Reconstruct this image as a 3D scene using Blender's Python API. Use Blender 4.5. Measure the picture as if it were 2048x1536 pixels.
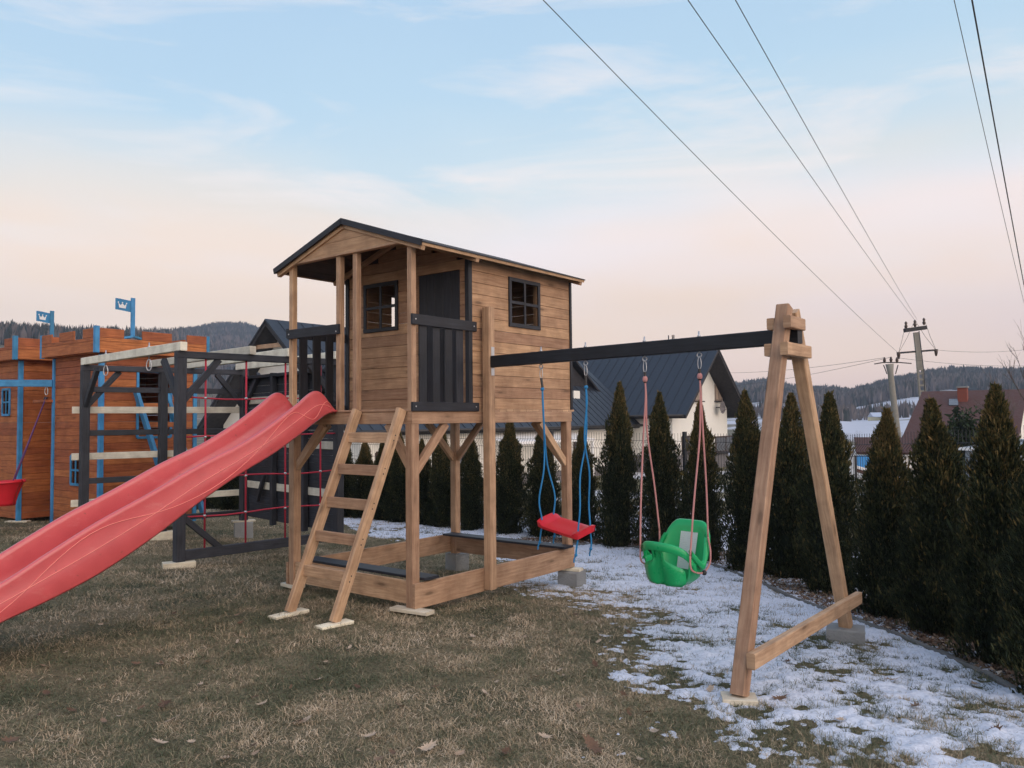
import bpy, math, random
import numpy as np
from mathutils import Vector, Matrix, Euler
random.seed(7); RNG = np.random.default_rng(11)
S = bpy.context.scene
for o in list(bpy.data.objects): bpy.data.objects.remove(o)
C = S.collection
# ---------------------------------------------------------------- camera
F, PITCH, ROLL, CH = 1598.8, .0432, .0094, 1.42
cd = bpy.data.cameras.new('camera'); cam = bpy.data.objects.new('camera', cd); C.objects.link(cam)
cd.sensor_width = 36; cd.lens = 36*F/2048; cd.clip_start = .05; cd.clip_end = 6000
cam.location = (0, 0, CH)
fw = Vector((0, math.cos(PITCH), math.sin(PITCH))); u0 = Vector((0, -math.sin(PITCH), math.cos(PITCH))); x0 = Vector((1, 0, 0))
CX = math.cos(ROLL)*x0 - math.sin(ROLL)*u0; CU = math.sin(ROLL)*x0 + math.cos(ROLL)*u0
m = Matrix((CX, CU, -fw)).transposed(); cam.rotation_euler = m.to_euler()
S.camera = cam
# ---------------------------------------------------------------- light and exposure
S.view_settings.view_transform = 'Standard'; S.view_settings.look = 'None'; S.view_settings.exposure = 0; S.view_settings.gamma = 1
S.cycles.use_denoising = True
S.cycles.max_bounces = 8; S.cycles.transparent_max_bounces = 8; S.cycles.volume_bounces = 0
SUN_AZ, SUN_EL = math.radians(140), math.radians(14)     # direction towards the afterglow: behind the camera, to its right
def lin(c): return tuple(((v/255)/12.92 if v/255 <= .04045 else ((v/255+.055)/1.055)**2.4) for v in c)
W = bpy.data.worlds.new('World'); S.world = W; W.use_nodes = True
nt = W.node_tree; nt.nodes.clear()
def N(nt, t, **k):
    n = nt.nodes.new(t)
    for a, b in k.items():
        if a == 'inp':
            for i, v in b.items(): n.inputs[i].default_value = v
        else: setattr(n, a, b)
    return n
def ramp(nt, stops, interp='LINEAR'):
    r = N(nt, 'ShaderNodeValToRGB'); e = r.color_ramp.elements; r.color_ramp.interpolation = interp
    while len(e) < len(stops): e.new(.5)
    for i, (p, c) in enumerate(stops): e[i].position = p; e[i].color = (*c[:3], 1)
    return r
def math_(nt, op, a, b=None, c=None, clamp=False):
    n = N(nt, 'ShaderNodeMath', operation=op, use_clamp=clamp)
    for i, v in enumerate((a, b, c)):
        if v is None: continue
        if isinstance(v, (int, float)): n.inputs[i].default_value = v
        else: nt.links.new(v, n.inputs[i])
    return n.outputs[0]
def mixc(nt, f, a, b, mode='MIX'):
    n = N(nt, 'ShaderNodeMix', data_type='RGBA', blend_type=mode)
    for i, v in ((0, f), (6, a), (7, b)):
        if isinstance(v, (int, float)): n.inputs[i].default_value = v
        elif isinstance(v, tuple): n.inputs[i].default_value = (*v[:3], 1)
        else: nt.links.new(v, n.inputs[i])
    return n.outputs[2]
tc = N(nt, 'ShaderNodeTexCoord'); sep = N(nt, 'ShaderNodeSeparateXYZ'); nt.links.new(tc.outputs['Generated'], sep.inputs[0])
# dusk sky by elevation (sine of the elevation angle) with a warp so the bands are not level
wn = N(nt, 'ShaderNodeTexNoise', inp={'Scale': 1.6, 'Detail': 3, 'Roughness': .5})
wm = N(nt, 'ShaderNodeMapping', inp={'Scale': (1, 1, 3.2)}); nt.links.new(tc.outputs['Generated'], wm.inputs[0]); nt.links.new(wm.outputs[0], wn.inputs['Vector'])
el = math_(nt, 'ADD', sep.outputs[2], math_(nt, 'MULTIPLY', math_(nt, 'SUBTRACT', wn.outputs[0], .5), .13))
el = math_(nt, 'SUBTRACT', el, math_(nt, 'MULTIPLY', sep.outputs[0], .06))
base = ramp(nt, [(0, lin((228, 202, 198))), (.06, lin((243, 216, 208))), (.14, lin((253, 229, 219))), (.22, lin((247, 234, 234))), (.285, lin((207, 222, 229))),
                 (.38, lin((178, 207, 228))), (.52, lin((160, 192, 222))), (1, lin((130, 164, 208)))])
nt.links.new(el, base.inputs[0])
# warm peach tint low on the right and left
pn = N(nt, 'ShaderNodeTexNoise', inp={'Scale': 2.1, 'Detail': 2})
pm = N(nt, 'ShaderNodeMapping', inp={'Location': (3.4, 1.2, .3), 'Scale': (1, 1, 4)}); nt.links.new(tc.outputs['Generated'], pm.inputs[0]); nt.links.new(pm.outputs[0], pn.inputs['Vector'])
pr = ramp(nt, [(.36, (0, 0, 0)), (.60, (1, 1, 1))]); nt.links.new(pn.outputs[0], pr.inputs[0])
band = ramp(nt, [(.02, (0, 0, 0)), (.10, (1, 1, 1)), (.22, (.8, .8, .8)), (.34, (0, 0, 0))]); nt.links.new(sep.outputs[2], band.inputs[0])
pf = math_(nt, 'MULTIPLY', math_(nt, 'MULTIPLY', pr.outputs[0], band.outputs[0]), .92)
sky = mixc(nt, pf, base.outputs[0], lin((252, 222, 198)))
# thin cloud wisps
cm = N(nt, 'ShaderNodeMapping', inp={'Rotation': (0, math.radians(-24), 0), 'Scale': (1.1, 1.4, 5.2), 'Location': (.35, 0, .8)})
nt.links.new(tc.outputs['Generated'], cm.inputs[0])
cn = N(nt, 'ShaderNodeTexNoise', inp={'Scale': 2.6, 'Detail': 8, 'Roughness': .58, 'Distortion': .5}); nt.links.new(cm.outputs[0], cn.inputs['Vector'])
cr = ramp(nt, [(.50, (0, 0, 0)), (.74, (1, 1, 1))]); nt.links.new(cn.outputs[0], cr.inputs[0])
cband = ramp(nt, [(.1, (.15, .15, .15)), (.25, (1, 1, 1)), (.6, (.7, .7, .7))]); nt.links.new(sep.outputs[2], cband.inputs[0])
cf = math_(nt, 'MULTIPLY', math_(nt, 'MULTIPLY', cr.outputs[0], cband.outputs[0]), .85)
sky = mixc(nt, cf, sky, lin((246, 234, 230)))
# afterglow behind the camera
gl = N(nt, 'ShaderNodeVectorMath', operation='DOT_PRODUCT'); nt.links.new(tc.outputs['Generated'], gl.inputs[0])
sdir = Vector((math.sin(SUN_AZ)*math.cos(SUN_EL), math.cos(SUN_AZ)*math.cos(SUN_EL), math.sin(SUN_EL))); gl.inputs[1].default_value = sdir
gr = ramp(nt, [(.15, (0, 0, 0)), (1, (1, 1, 1))]); nt.links.new(gl.outputs['Value'], gr.inputs[0])
sky = mixc(nt, 1, sky, mixc(nt, gr.outputs[0], (0, 0, 0), (1.5, 1.12, .86)), 'ADD')
ni = N(nt, 'ShaderNodeTexSky', sky_type='NISHITA', sun_disc=False, sun_elevation=math.radians(3), sun_rotation=SUN_AZ)
bg1 = N(nt, 'ShaderNodeBackground'); nt.links.new(sky, bg1.inputs[0]); bg1.inputs[1].default_value = 1.15
bg2 = N(nt, 'ShaderNodeBackground'); nt.links.new(ni.outputs[0], bg2.inputs[0]); bg2.inputs[1].default_value = .05
ad = N(nt, 'ShaderNodeAddShader'); wo = N(nt, 'ShaderNodeOutputWorld')
nt.links.new(bg1.outputs[0], ad.inputs[0]); nt.links.new(bg2.outputs[0], ad.inputs[1]); nt.links.new(ad.outputs[0], wo.inputs[0])
sl = bpy.data.lights.new('sun', 'SUN'); sl.energy = .75; sl.angle = math.radians(50); sl.color = (1, .88, .76)
so = bpy.data.objects.new('sun', sl); C.objects.link(so); so.rotation_euler = sdir.to_track_quat('Z', 'Y').to_euler()

# ---------------------------------------------------------------- helpers
def ray(px, py): return CX*((px-1024)/F) + CU*((768-py)/F) + fw
def at(px, py, Y):                                    # the point seen at photo pixel (px, py), Y metres ahead
    d = ray(px, py); return Vector((0, 0, CH)) + d*(Y/d.y)
def sstep(a, b, x):
    t = np.clip((x-a)/(b-a), 0, 1); return t*t*(3-2*t)
SKYPX = [(-900, 655, 340), (0, 662, 340), (150, 664, 320), (250, 664, 330), (330, 668, 420), (365, 664, 700), (430, 656, 820), (480, 654, 820), (560, 668, 820), (700, 700, 800), (900, 730, 800), (1180, 790, 800),
         (1400, 775, 720), (1490, 758, 640), (1530, 754, 620), (1600, 768, 620), (1660, 768, 620), (1700, 775, 600), (1760, 762, 600), (1820, 748, 600), (1900, 740, 600), (2048, 744, 600), (2900, 744, 600)]
SKYL = [(math.degrees(math.atan((px-1024)/F)), CH+((837-.0094*(px-1024))-y)/F*r-9.5, r) for px, y, r in SKYPX]
def hnoise(x, y):
    return (np.sin(x*1.3+1)*np.cos(y*1.7+.3)+.5*np.sin(x*2.9+y*2.1)+.25*np.sin(5.3*x-4.7*y+2))
def Hg(X, Y):
    X = np.asarray(X, float); Y = np.asarray(Y, float)
    s = .046*X+.061*Y-.32
    s = .03*np.log1p(np.exp(np.clip(s/.03, -40, 40)))
    s = .34-.05*np.log1p(np.exp(np.clip((.34-s)/.05, -40, 40))); s = np.maximum(s, 0)
    z = -s
    z = z - .012*hnoise(X*1.1, Y*1.3)*.5
    d = np.hypot(X, Y)
    z = z - 1.25*sstep(15, 31, d)
    az = np.degrees(np.arctan2(X, np.maximum(Y, 1e-3)))
    hh = np.interp(az, [a for a, _, _ in SKYL], [h for _, h, _ in SKYL]); rr = np.interp(az, [a for a, _, _ in SKYL], [r for _, _, r in SKYL])
    t = np.clip((d-70)/(rr-70), 0, 1)
    prof = .10*sstep(0, .35, t) + .24*sstep(.3, .62, t)+.66*sstep(.5, 1, t)
    prof = prof*(1-.8*sstep(1, 1.6, d/rr)*0)
    far = sstep(70, 200, d)
    z = z + prof*(hh+1.6)*np.where(Y > 0, 1, 0) + far*(hnoise(X/55, Y/70)*.9*t)
    return z
def gz(x, y): return float(Hg(x, y))
def G(px, py):                                        # the point of the ground seen at a photo pixel
    d = ray(px, py); z = 0
    for _ in range(30):
        p = Vector((0, 0, CH)) + d*((z-CH)/d.z); z = .5*z+.5*gz(p.x, p.y)
    return p
BX, BY, YAW = -.7512, 5.9963, -.6669
UX = Vector((math.cos(YAW), math.sin(YAW), 0)); VX = Vector((-math.sin(YAW), math.cos(YAW), 0)); B0 = Vector((BX, BY, 0))
def hw(x, y, z=0): return B0+UX*x+VX*y+Vector((0, 0, z))

class MB:
    """collects boards, tubes and faces and links them as ONE mesh object"""
    def __init__(s): s.v = []; s.f = []; s.uv = []; s.r = []; s.m = []; s.smooth = []
    def face(s, idx, uvs, r, mi=0, sm=False): s.f.append(idx); s.uv.append(uvs); s.r.append(r); s.m.append(mi); s.smooth.append(sm)
    def poly(s, pts, mi=0, r=None, uvax=None):
        b = len(s.v); s.v += [tuple(p) for p in pts]; r = random.random() if r is None else r
        P = [Vector(p) for p in pts]; e = (P[1]-P[0]).normalized(); n = (P[1]-P[0]).cross(P[-1]-P[0]).normalized(); g = n.cross(e)
        s.face(list(range(b, b+len(pts))), [((p-P[0]).dot(e), (p-P[0]).dot(g)) for p in P], r, mi)
    def board(s, p0, p1, w, t, up=(0, 0, 1), c=.003, mi=0, r=None):
        p0 = Vector(p0); p1 = Vector(p1); d = p1-p0; L = d.length; d.normalize(); n = Vector(up); n = n-d*n.dot(d)
        if n.length < 1e-4: n = Vector((1, 0, 0))-d*d.x
        n.normalize(); a = d.cross(n); r = random.random() if r is None else r; ou, ov = random.random()*9, random.random()*9
        c = min(c, w*.3, t*.3); hw_, ht = w/2, t/2
        sec = [(-hw_+c, -ht), (hw_-c, -ht), (hw_, -ht+c), (hw_, ht-c), (hw_-c, ht), (-hw_+c, ht), (-hw_, ht-c), (-hw_, -ht+c)]
        b = len(s.v)
        for q in (p0, p1):
            for (i, j) in sec: s.v.append(tuple(q+a*i+n*j))
        per = [0]
        for k in range(8):
            x1, y1 = sec[k]; x2, y2 = sec[(k+1) % 8]; per.append(per[-1]+math.hypot(x2-x1, y2-y1))
        for k in range(8):
            k2 = (k+1) % 8
            s.face([b+k, b+k2, b+8+k2, b+8+k], [(ou, ov+per[k]), (ou, ov+per[k+1]), (ou+L, ov+per[k+1]), (ou+L, ov+per[k])], r, mi)
        for base_, rev in ((b, True), (b+8, False)):
            idx = [base_+k for k in range(8)]; uv = [(ou+3+i*.2, ov+j) for i, j in sec]
            if rev: idx = idx[::-1]; uv = uv[::-1]
            s.face(idx, uv, r, mi)
    def box(s, x0, x1, y0, y1, z0, z1, c=.003, mi=0, r=None, ax=None):
        d = (x1-x0, y1-y0, z1-z0); k = d.index(max(d)) if ax is None else ax
        cx, cy, cz = (x0+x1)/2, (y0+y1)/2, (z0+z1)/2
        if k == 0: s.board((x0, cy, cz), (x1, cy, cz), d[1], d[2], (0, 0, 1), c, mi, r)
        elif k == 1: s.board((cx, y0, cz), (cx, y1, cz), d[0], d[2], (0, 0, 1), c, mi, r)
        else: s.board((cx, cy, z0), (cx, cy, z1), d[1], d[0], (1, 0, 0), c, mi, r)
    def tube(s, pts, r, n=8, mi=0, close=True, rads=None):
        P = [Vector(p) for p in pts]; b = len(s.v); prev = Vector((.123, .456, .88)); rr = random.random(); L = 0
        for i, p in enumerate(P):
            d = (P[min(i+1, len(P)-1)]-P[max(i-1, 0)]).normalized(); a = prev-d*prev.dot(d)
            if a.length < 1e-5: a = Vector((1, 0, 0))-d*d.x
            a.normalize(); prev = a; q = d.cross(a); R = r if rads is None else rads[i]
            for k in range(n):
                t = 2*math.pi*k/n; s.v.append(tuple(p+(a*math.cos(t)+q*math.sin(t))*R))
        for i in range(len(P)-1):
            L2 = L+(P[i+1]-P[i]).length
            for k in range(n):
                k2 = (k+1) % n
                s.face([b+i*n+k, b+i*n+k2, b+(i+1)*n+k2, b+(i+1)*n+k], [(L, k/n*.1), (L, (k+1)/n*.1), (L2, (k+1)/n*.1), (L2, k/n*.1)], rr, mi, True)
            L = L2
        if close:
            for o_, rv in ((b, True), (b+(len(P)-1)*n, False)):
                idx = [o_+k for k in range(n)]; idx = idx[::-1] if rv else idx
                s.face(idx, [(0, 0)]*n, rr, mi)
    def grid(s, rows, mi=0, closed=False, r=.5):
        b = len(s.v); m_ = len(rows[0])
        for row in rows: s.v += [tuple(p) for p in row]
        for i in range(len(rows)-1):
            for j in range(m_ if closed else m_-1):
                j2 = (j+1) % m_
                s.face([b+i*m_+j, b+i*m_+j2, b+(i+1)*m_+j2, b+(i+1)*m_+j], [(i*.1, j*.1), (i*.1, j*.1+.1), (i*.1+.1, j*.1+.1), (i*.1+.1, j*.1)], r, mi, True)
    def ball(s, c, R, seg=10, mi=0, sc=(1, 1, 1)):
        rows = []
        for i in range(seg//2+1):
            th = math.pi*i/(seg//2); rows.append([(c[0]+R*sc[0]*math.sin(th)*math.cos(2*math.pi*k/seg), c[1]+R*sc[1]*math.sin(th)*math.sin(2*math.pi*k/seg), c[2]+R*sc[2]*math.cos(th)) for k in range(seg)])
        s.grid(rows, mi, True)
    def build(s, name, mats, parent=None, off=(0, 0, 0), solid=None):
        me = bpy.data.meshes.new(name); o_ = Vector(off)
        me.from_pydata([tuple(Vector(p)-o_) for p in s.v], [], s.f)
        uvl = me.uv_layers.new(name='UVMap'); uvl.data.foreach_set('uv', [c for f in s.uv for p in f for c in p])
        at_ = me.attributes.new('rnd', 'FLOAT', 'FACE'); at_.data.foreach_set('value', s.r)
        for m_ in (mats if isinstance(mats, (list, tuple)) else [mats]): me.materials.append(m_)
        me.polygons.foreach_set('material_index', s.m); me.polygons.foreach_set('use_smooth', s.smooth); me.update()
        o = bpy.data.objects.new(name, me); C.objects.link(o)
        if parent: o.parent = parent
        if solid:
            md = o.modifiers.new('thickness', 'SOLIDIFY'); md.thickness = solid; md.offset = 0
        return o
def tag(o, label=None, cat=None, group=None, kind=None):
    if label: o['label'] = label
    if cat: o['category'] = cat
    if group: o['group'] = group
    if kind: o['kind'] = kind
    return o
def thing(name, label, cat, loc=(0, 0, 0), rz=0, group=None):
    o = bpy.data.objects.new(name, None); C.objects.link(o); o.location = loc; o.rotation_euler = (0, 0, rz); o.empty_display_size = .2
    return tag(o, label, cat, group)
def part(mb, name, mat, parent, off=(0, 0, 0), label=None, solid=None):
    o = mb.build(name, mat, parent, off, solid)
    if label: o['label'] = label
    return o

# ---------------------------------------------------------------- materials
def newmat(name):
    m = bpy.data.materials.new(name); m.use_nodes = True; t = m.node_tree; b = t.nodes['Principled BSDF']; return m, t, b
def plain(name, c, rough=.6, metal=0, spec=.5, bump=0, bs=60, var=.12, coat=0):
    m, t, b = newmat(name); b.inputs['Roughness'].default_value = rough; b.inputs['Metallic'].default_value = metal
    b.inputs['Specular IOR Level'].default_value = spec; b.inputs['Coat Weight'].default_value = coat
    g = N(t, 'ShaderNodeTexCoord'); n = N(t, 'ShaderNodeTexNoise', inp={'Scale': 7, 'Detail': 5}); t.links.new(g.outputs['Object'], n.inputs['Vector'])
    col = mixc(t, n.outputs[0], tuple(v*(1-var) for v in c), tuple(min(1, v*(1+var)) for v in c)); t.links.new(col, b.inputs['Base Color'])
    t.links.new(math_(t, 'MULTIPLY', math_(t, 'MULTIPLY_ADD', n.outputs[0], .9, .55), rough, clamp=True), b.inputs['Roughness'])
    if bump:
        n2 = N(t, 'ShaderNodeTexNoise', inp={'Scale': bs, 'Detail': 4}); t.links.new(g.outputs['Object'], n2.inputs['Vector'])
        bp = N(t, 'ShaderNodeBump', inp={'Strength': bump, 'Distance': .01}); t.links.new(n2.outputs[0], bp.inputs['Height']); t.links.new(bp.outputs[0], b.inputs['Normal'])
    return m
def wood(name, c1, c2, rough=.65, knots=1, contrast=1, spec=.35, blotch=None):
    m, t, b = newmat(name); b.inputs['Roughness'].default_value = rough; b.inputs['Specular IOR Level'].default_value = spec
    uv = N(t, 'ShaderNodeUVMap'); mp = N(t, 'ShaderNodeMapping', inp={'Scale': (3.2, 60, 1)}); t.links.new(uv.outputs[0], mp.inputs[0])
    # bend the grain a little
    wn = N(t, 'ShaderNodeTexNoise', inp={'Scale': 4, 'Detail': 2}); t.links.new(uv.outputs[0], wn.inputs['Vector'])
    wv = N(t, 'ShaderNodeVectorMath', operation='MULTIPLY_ADD'); wv.inputs[1].default_value = (0, 2.2, 0); t.links.new(wn.outputs['Color'], wv.inputs[0]); t.links.new(mp.outputs[0], wv.inputs[2])
    n = N(t, 'ShaderNodeTexNoise', inp={'Scale': 1, 'Detail': 6, 'Roughness': .62}); t.links.new(wv.outputs[0], n.inputs['Vector'])
    r = ramp(t, [(.33-.05*contrast, c1), (.5, tuple((a+b_)/2 for a, b_ in zip(c1, c2))), (.68, c2)]); t.links.new(n.outputs[0], r.inputs[0])
    at_ = N(t, 'ShaderNodeAttribute', attribute_name='rnd')
    hv = N(t, 'ShaderNodeHueSaturation'); t.links.new(r.outputs[0], hv.inputs['Color'])
    t.links.new(math_(t, 'MULTIPLY_ADD', at_.outputs['Fac'], .40, .80), hv.inputs['Value'])
    t.links.new(math_(t, 'MULTIPLY_ADD', at_.outputs['Fac'], .012, .494), hv.inputs['Hue'])
    col = hv.outputs[0]
    g = N(t, 'ShaderNodeTexCoord'); bn = N(t, 'ShaderNodeTexNoise', inp={'Scale': 5.5, 'Detail': 5, 'Roughness': .6}); t.links.new(g.outputs['Object'], bn.inputs['Vector'])
    br = ramp(t, [(.34, (.72, .70, .69)), (.62, (1.1, 1.1, 1.1))]); t.links.new(bn.outputs[0], br.inputs[0])
    col = mixc(t, .8, col, br.outputs[0], 'MULTIPLY')
    if knots:
        km = N(t, 'ShaderNodeMapping', inp={'Scale': (2.3, 9, 1)}); t.links.new(uv.outputs[0], km.inputs[0])
        kn = N(t, 'ShaderNodeTexVoronoi', feature='F1', inp={'Scale': 1}); t.links.new(km.outputs[0], kn.inputs['Vector'])
        kr = ramp(t, [(.07, (1, 1, 1)), (.12, (.45, .45, .45)), (.26, (0, 0, 0))]); t.links.new(kn.outputs['Distance'], kr.inputs[0])
        col = mixc(t, math_(t, 'MULTIPLY', kr.outputs[0], .75*knots), col, tuple(v*.33 for v in c1))
    t.links.new(col, b.inputs['Base Color'])
    bp = N(t, 'ShaderNodeBump', inp={'Strength': .25, 'Distance': .004}); t.links.new(n.outputs[0], bp.inputs['Height']); t.links.new(bp.outputs[0], b.inputs['Normal'])
    return m
M = {}
M['wood'] = wood('stained_pine', (.33, .195, .115), (.54, .365, .235))
M['wall'] = wood('stained_cladding', (.30, .168, .095), (.47, .30, .185))
M['soffit'] = wood('shade_darkened_soffit', (.035, .02, .014), (.07, .042, .028))  # stained boards darkened further: shade under the roof is put into the colour
M['black'] = wood('black_wood', (.010, .012, .018), (.026, .030, .040), .5, .3)
M['graph'] = wood('graphite_wood', (.022, .026, .036), (.050, .055, .068), .6, .5)
M['cream'] = wood('cream_wood', (.62, .60, .50), (.74, .72, .62), .6, 0)
M['raw'] = wood('raw_board', (.62, .56, .42), (.78, .72, .58), .7, .2)
M['castle'] = wood('orange_cladding', (.25, .068, .022), (.46, .155, .055), .6, .7)
M['blue'] = wood('blue_painted_wood', (.035, .20, .42), (.06, .27, .50), .5, 0)
M['red'] = plain('red_plastic', (.56, .085, .095), .38, 0, .5, var=.16, coat=.7)
M['red'].node_tree.nodes['Principled BSDF'].inputs['Coat Roughness'].default_value = .22
t = M['red'].node_tree; b = t.nodes['Principled BSDF']; g = N(t, 'ShaderNodeTexCoord'); mp_ = N(t, 'ShaderNodeMapping', inp={'Scale': (30, 3.5, 9)}); t.links.new(g.outputs['Object'], mp_.inputs[0])
d1 = N(t, 'ShaderNodeTexNoise', inp={'Scale': 1.5, 'Detail': 8, 'Roughness': .7}); t.links.new(mp_.outputs[0], d1.inputs['Vector']); d1r = ramp(t, [(.56, (0, 0, 0)), (.72, (1, 1, 1))]); t.links.new(d1.outputs[0], d1r.inputs[0])
d2 = N(t, 'ShaderNodeTexNoise', inp={'Scale': 26, 'Detail': 3, 'Roughness': .5}); t.links.new(g.outputs['Object'], d2.inputs['Vector']); d2r = ramp(t, [(.70, (0, 0, 0)), (.76, (1, 1, 1))]); t.links.new(d2.outputs[0], d2r.inputs[0])
oc = b.inputs['Base Color'].links[0].from_socket; c3 = mixc(t, math_(t, 'MULTIPLY', d1r.outputs[0], .28), oc, (.70, .30, .28)); c3 = mixc(t, math_(t, 'MULTIPLY', d2r.outputs[0], .45), c3, (.16, .07, .05)); t.links.new(c3, b.inputs['Base Color'])
M['redline'] = plain('pale_red_plastic', (.85, .26, .23), .4)
M['redseat'] = plain('red_seat_plastic', (.60, .02, .035), .35)
M['redrope'] = plain('red_rope', (.45, .03, .06), .8, bump=.4, bs=200)
M['green'] = plain('green_plastic', (.012, .40, .13), .30)
M['blrope'] = plain('blue_rope', (.02, .22, .50), .75, bump=.5, bs=300)
M['pkrope'] = plain('pink_rope', (.60, .28, .27), .8, bump=.5, bs=300)
M['steel'] = plain('zinc_steel', (.50, .52, .55), .35, .9)
M['dark'] = plain('dark_plastic', (.02, .02, .022), .5)
M['felt'] = plain('roof_felt', (.05, .052, .058), .9, bump=.6, bs=150)
M['conc'] = plain('concrete', (.25, .26, .26), .9, bump=.8, bs=70, var=.4)
M['kerb'] = plain('dirty_kerb', (.13, .13, .125), .95, bump=.9, bs=40, var=.5)
M['render'] = plain('cream_render', (.80, .785, .73), .9, var=.05)
M['white'] = plain('white_paint', (.78, .78, .78), .6, var=.05)
M['stone'] = plain('grey_stone_base', (.16, .15, .155), .9, var=.35, bump=.5, bs=12)
M['metroof'] = plain('blue_black_sheet_roof', (.020, .027, .040), .5, 0, .4, var=.25)
M['brownwin'] = plain('brown_window_frame', (.05, .03, .022), .5)
M['glass'] = plain('window_glass', (.10, .105, .12), .12, 0, .8, var=.5)
M['redroof'] = plain('maroon_tile_roof', (.075, .030, .024), .8, bump=.4, bs=14, var=.25)
M['brick'] = plain('red_brick', (.20, .055, .035), .9, var=.3)
M['wire'] = plain('fence_wire', (.022, .026, .032), .6)
M['cable'] = plain('cable', (.035, .035, .04), .6)
M['pole'] = plain('weathered_concrete_pole', (.24, .23, .20), .9, var=.3)
M['paper'] = None
def attr_foliage(name, cols, rough=.75, tr=.0):
    m, t, b = newmat(name); b.inputs['Roughness'].default_value = rough; b.inputs['Specular IOR Level'].default_value = .15
    a = N(t, 'ShaderNodeAttribute', attribute_name='rnd'); r = ramp(t, cols); t.links.new(a.outputs['Fac'], r.inputs[0]); t.links.new(r.outputs[0], b.inputs['Base Color'])
    return m
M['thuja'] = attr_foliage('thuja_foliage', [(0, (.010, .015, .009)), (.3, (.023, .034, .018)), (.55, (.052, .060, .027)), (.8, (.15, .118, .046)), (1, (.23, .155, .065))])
M['bark'] = plain('bark', (.06, .045, .035), .95, bump=.6, bs=40)
M['blade'] = attr_foliage('grass_blade', [(0, (.075, .09, .05)), (.28, (.165, .165, .10)), (.52, (.33, .265, .17)), (.78, (.48, .365, .245)), (1, (.68, .56, .41))])
M['leaf'] = attr_foliage('dry_leaf', [(0, (.06, .035, .024)), (.4, (.15, .095, .065)), (.8, (.34, .26, .19)), (1, (.46, .38, .30))], .7)
M['yew'] = attr_foliage('conifer_foliage', [(0, (.008, .014, .008)), (.6, (.028, .045, .022)), (1, (.06, .08, .04))])
# paper sheet with faint rows of print
m, t, b = newmat('paper'); uvn = N(t, 'ShaderNodeUVMap'); sx = N(t, 'ShaderNodeSeparateXYZ'); t.links.new(uvn.outputs[0], sx.inputs[0])
n1 = N(t, 'ShaderNodeTexNoise', inp={'Scale': 60}); t.links.new(uvn.outputs[0], n1.inputs['Vector'])
ln = math_(t, 'MULTIPLY', math_(t, 'GREATER_THAN', math_(t, 'SINE', math_(t, 'MULTIPLY', sx.outputs[1], 520)), .55), math_(t, 'GREATER_THAN', n1.outputs[0], .47))
t.links.new(mixc(t, math_(t, 'MULTIPLY', ln, .45), (.93, .94, .98), (.3, .32, .38)), b.inputs['Base Color']); M['paper'] = m
# lawn soil / terrain
m, t, b = newmat('terrain'); b.inputs['Roughness'].default_value = .95; b.inputs['Specular IOR Level'].default_value = .1
g = N(t, 'ShaderNodeTexCoord'); geo = N(t, 'ShaderNodeNewGeometry')
n1 = N(t, 'ShaderNodeTexNoise', inp={'Scale': 1.4, 'Detail': 8, 'Roughness': .65}); t.links.new(geo.outputs['Position'], n1.inputs['Vector'])
n2 = N(t, 'ShaderNodeTexNoise', inp={'Scale': 45, 'Detail': 6, 'Roughness': .7}); t.links.new(geo.outputs['Position'], n2.inputs['Vector'])
r1 = ramp(t, [(.35, (.10, .10, .062)), (.5, (.185, .16, .10)), (.66, (.28, .225, .145))]); t.links.new(n1.outputs[0], r1.inputs[0])
r2 = ramp(t, [(.3, (.35, .35, .35)), (.7, (1.35, 1.35, 1.35))]); t.links.new(n2.outputs[0], r2.inputs[0])
near = mixc(t, 1, r1.outputs[0], r2.outputs[0], 'MULTIPLY')
ln = N(t, 'ShaderNodeVectorMath', operation='LENGTH'); t.links.new(geo.outputs['Position'], ln.inputs[0])
n3 = N(t, 'ShaderNodeTexNoise', inp={'Scale': .022, 'Detail': 7, 'Roughness': .6}); t.links.new(geo.outputs['Position'], n3.inputs['Vector'])
field = ramp(t, [(.42, (.13, .125, .09)), (.5, (.17, .155, .12)), (.58, (.50, .53, .60))])
sp_ = N(t, 'ShaderNodeSeparateXYZ'); t.links.new(geo.outputs['Position'], sp_.inputs[0])
hi = N(t, 'ShaderNodeMapRange', inp={'From Min': 22, 'From Max': 6, 'To Min': -.16, 'To Max': .03}); t.links.new(sp_.outputs[2], hi.inputs[0])
ea = N(t, 'ShaderNodeMapRange', inp={'From Min': -30, 'From Max': 60, 'To Min': -.12, 'To Max': .04}); t.links.new(sp_.outputs[0], ea.inputs[0])
t.links.new(math_(t, 'ADD', n3.outputs[0], math_(t, 'ADD', hi.outputs[0], ea.outputs[0])), field.inputs[0])
n4 = N(t, 'ShaderNodeTexNoise', inp={'Scale': .35, 'Detail': 5}); t.links.new(geo.outputs['Position'], n4.inputs['Vector'])
mid = ramp(t, [(.40, (.15, .14, .085)), (.53, (.21, .19, .125)), (.60, (.62, .64, .68))]); t.links.new(n4.outputs[0], mid.inputs[0])
f1 = math_(t, 'SMOOTH_MIN', 1, 1, 0); mr = N(t, 'ShaderNodeMapRange', inp={'From Min': 13, 'From Max': 17}); t.links.new(ln.outputs['Value'], mr.inputs[0])
mr2 = N(t, 'ShaderNodeMapRange', inp={'From Min': 60, 'From Max': 120}); t.links.new(ln.outputs['Value'], mr2.inputs[0])
c1_ = mixc(t, mr.outputs[0], near, mid.outputs[0]); c2_ = mixc(t, mr2.outputs[0], c1_, field.outputs[0]); t.links.new(c2_, b.inputs['Base Color'])
bp = N(t, 'ShaderNodeBump', inp={'Strength': .8, 'Distance': .03}); t.links.new(n2.outputs[0], bp.inputs['Height']); t.links.new(bp.outputs[0], b.inputs['Normal'])
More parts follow.
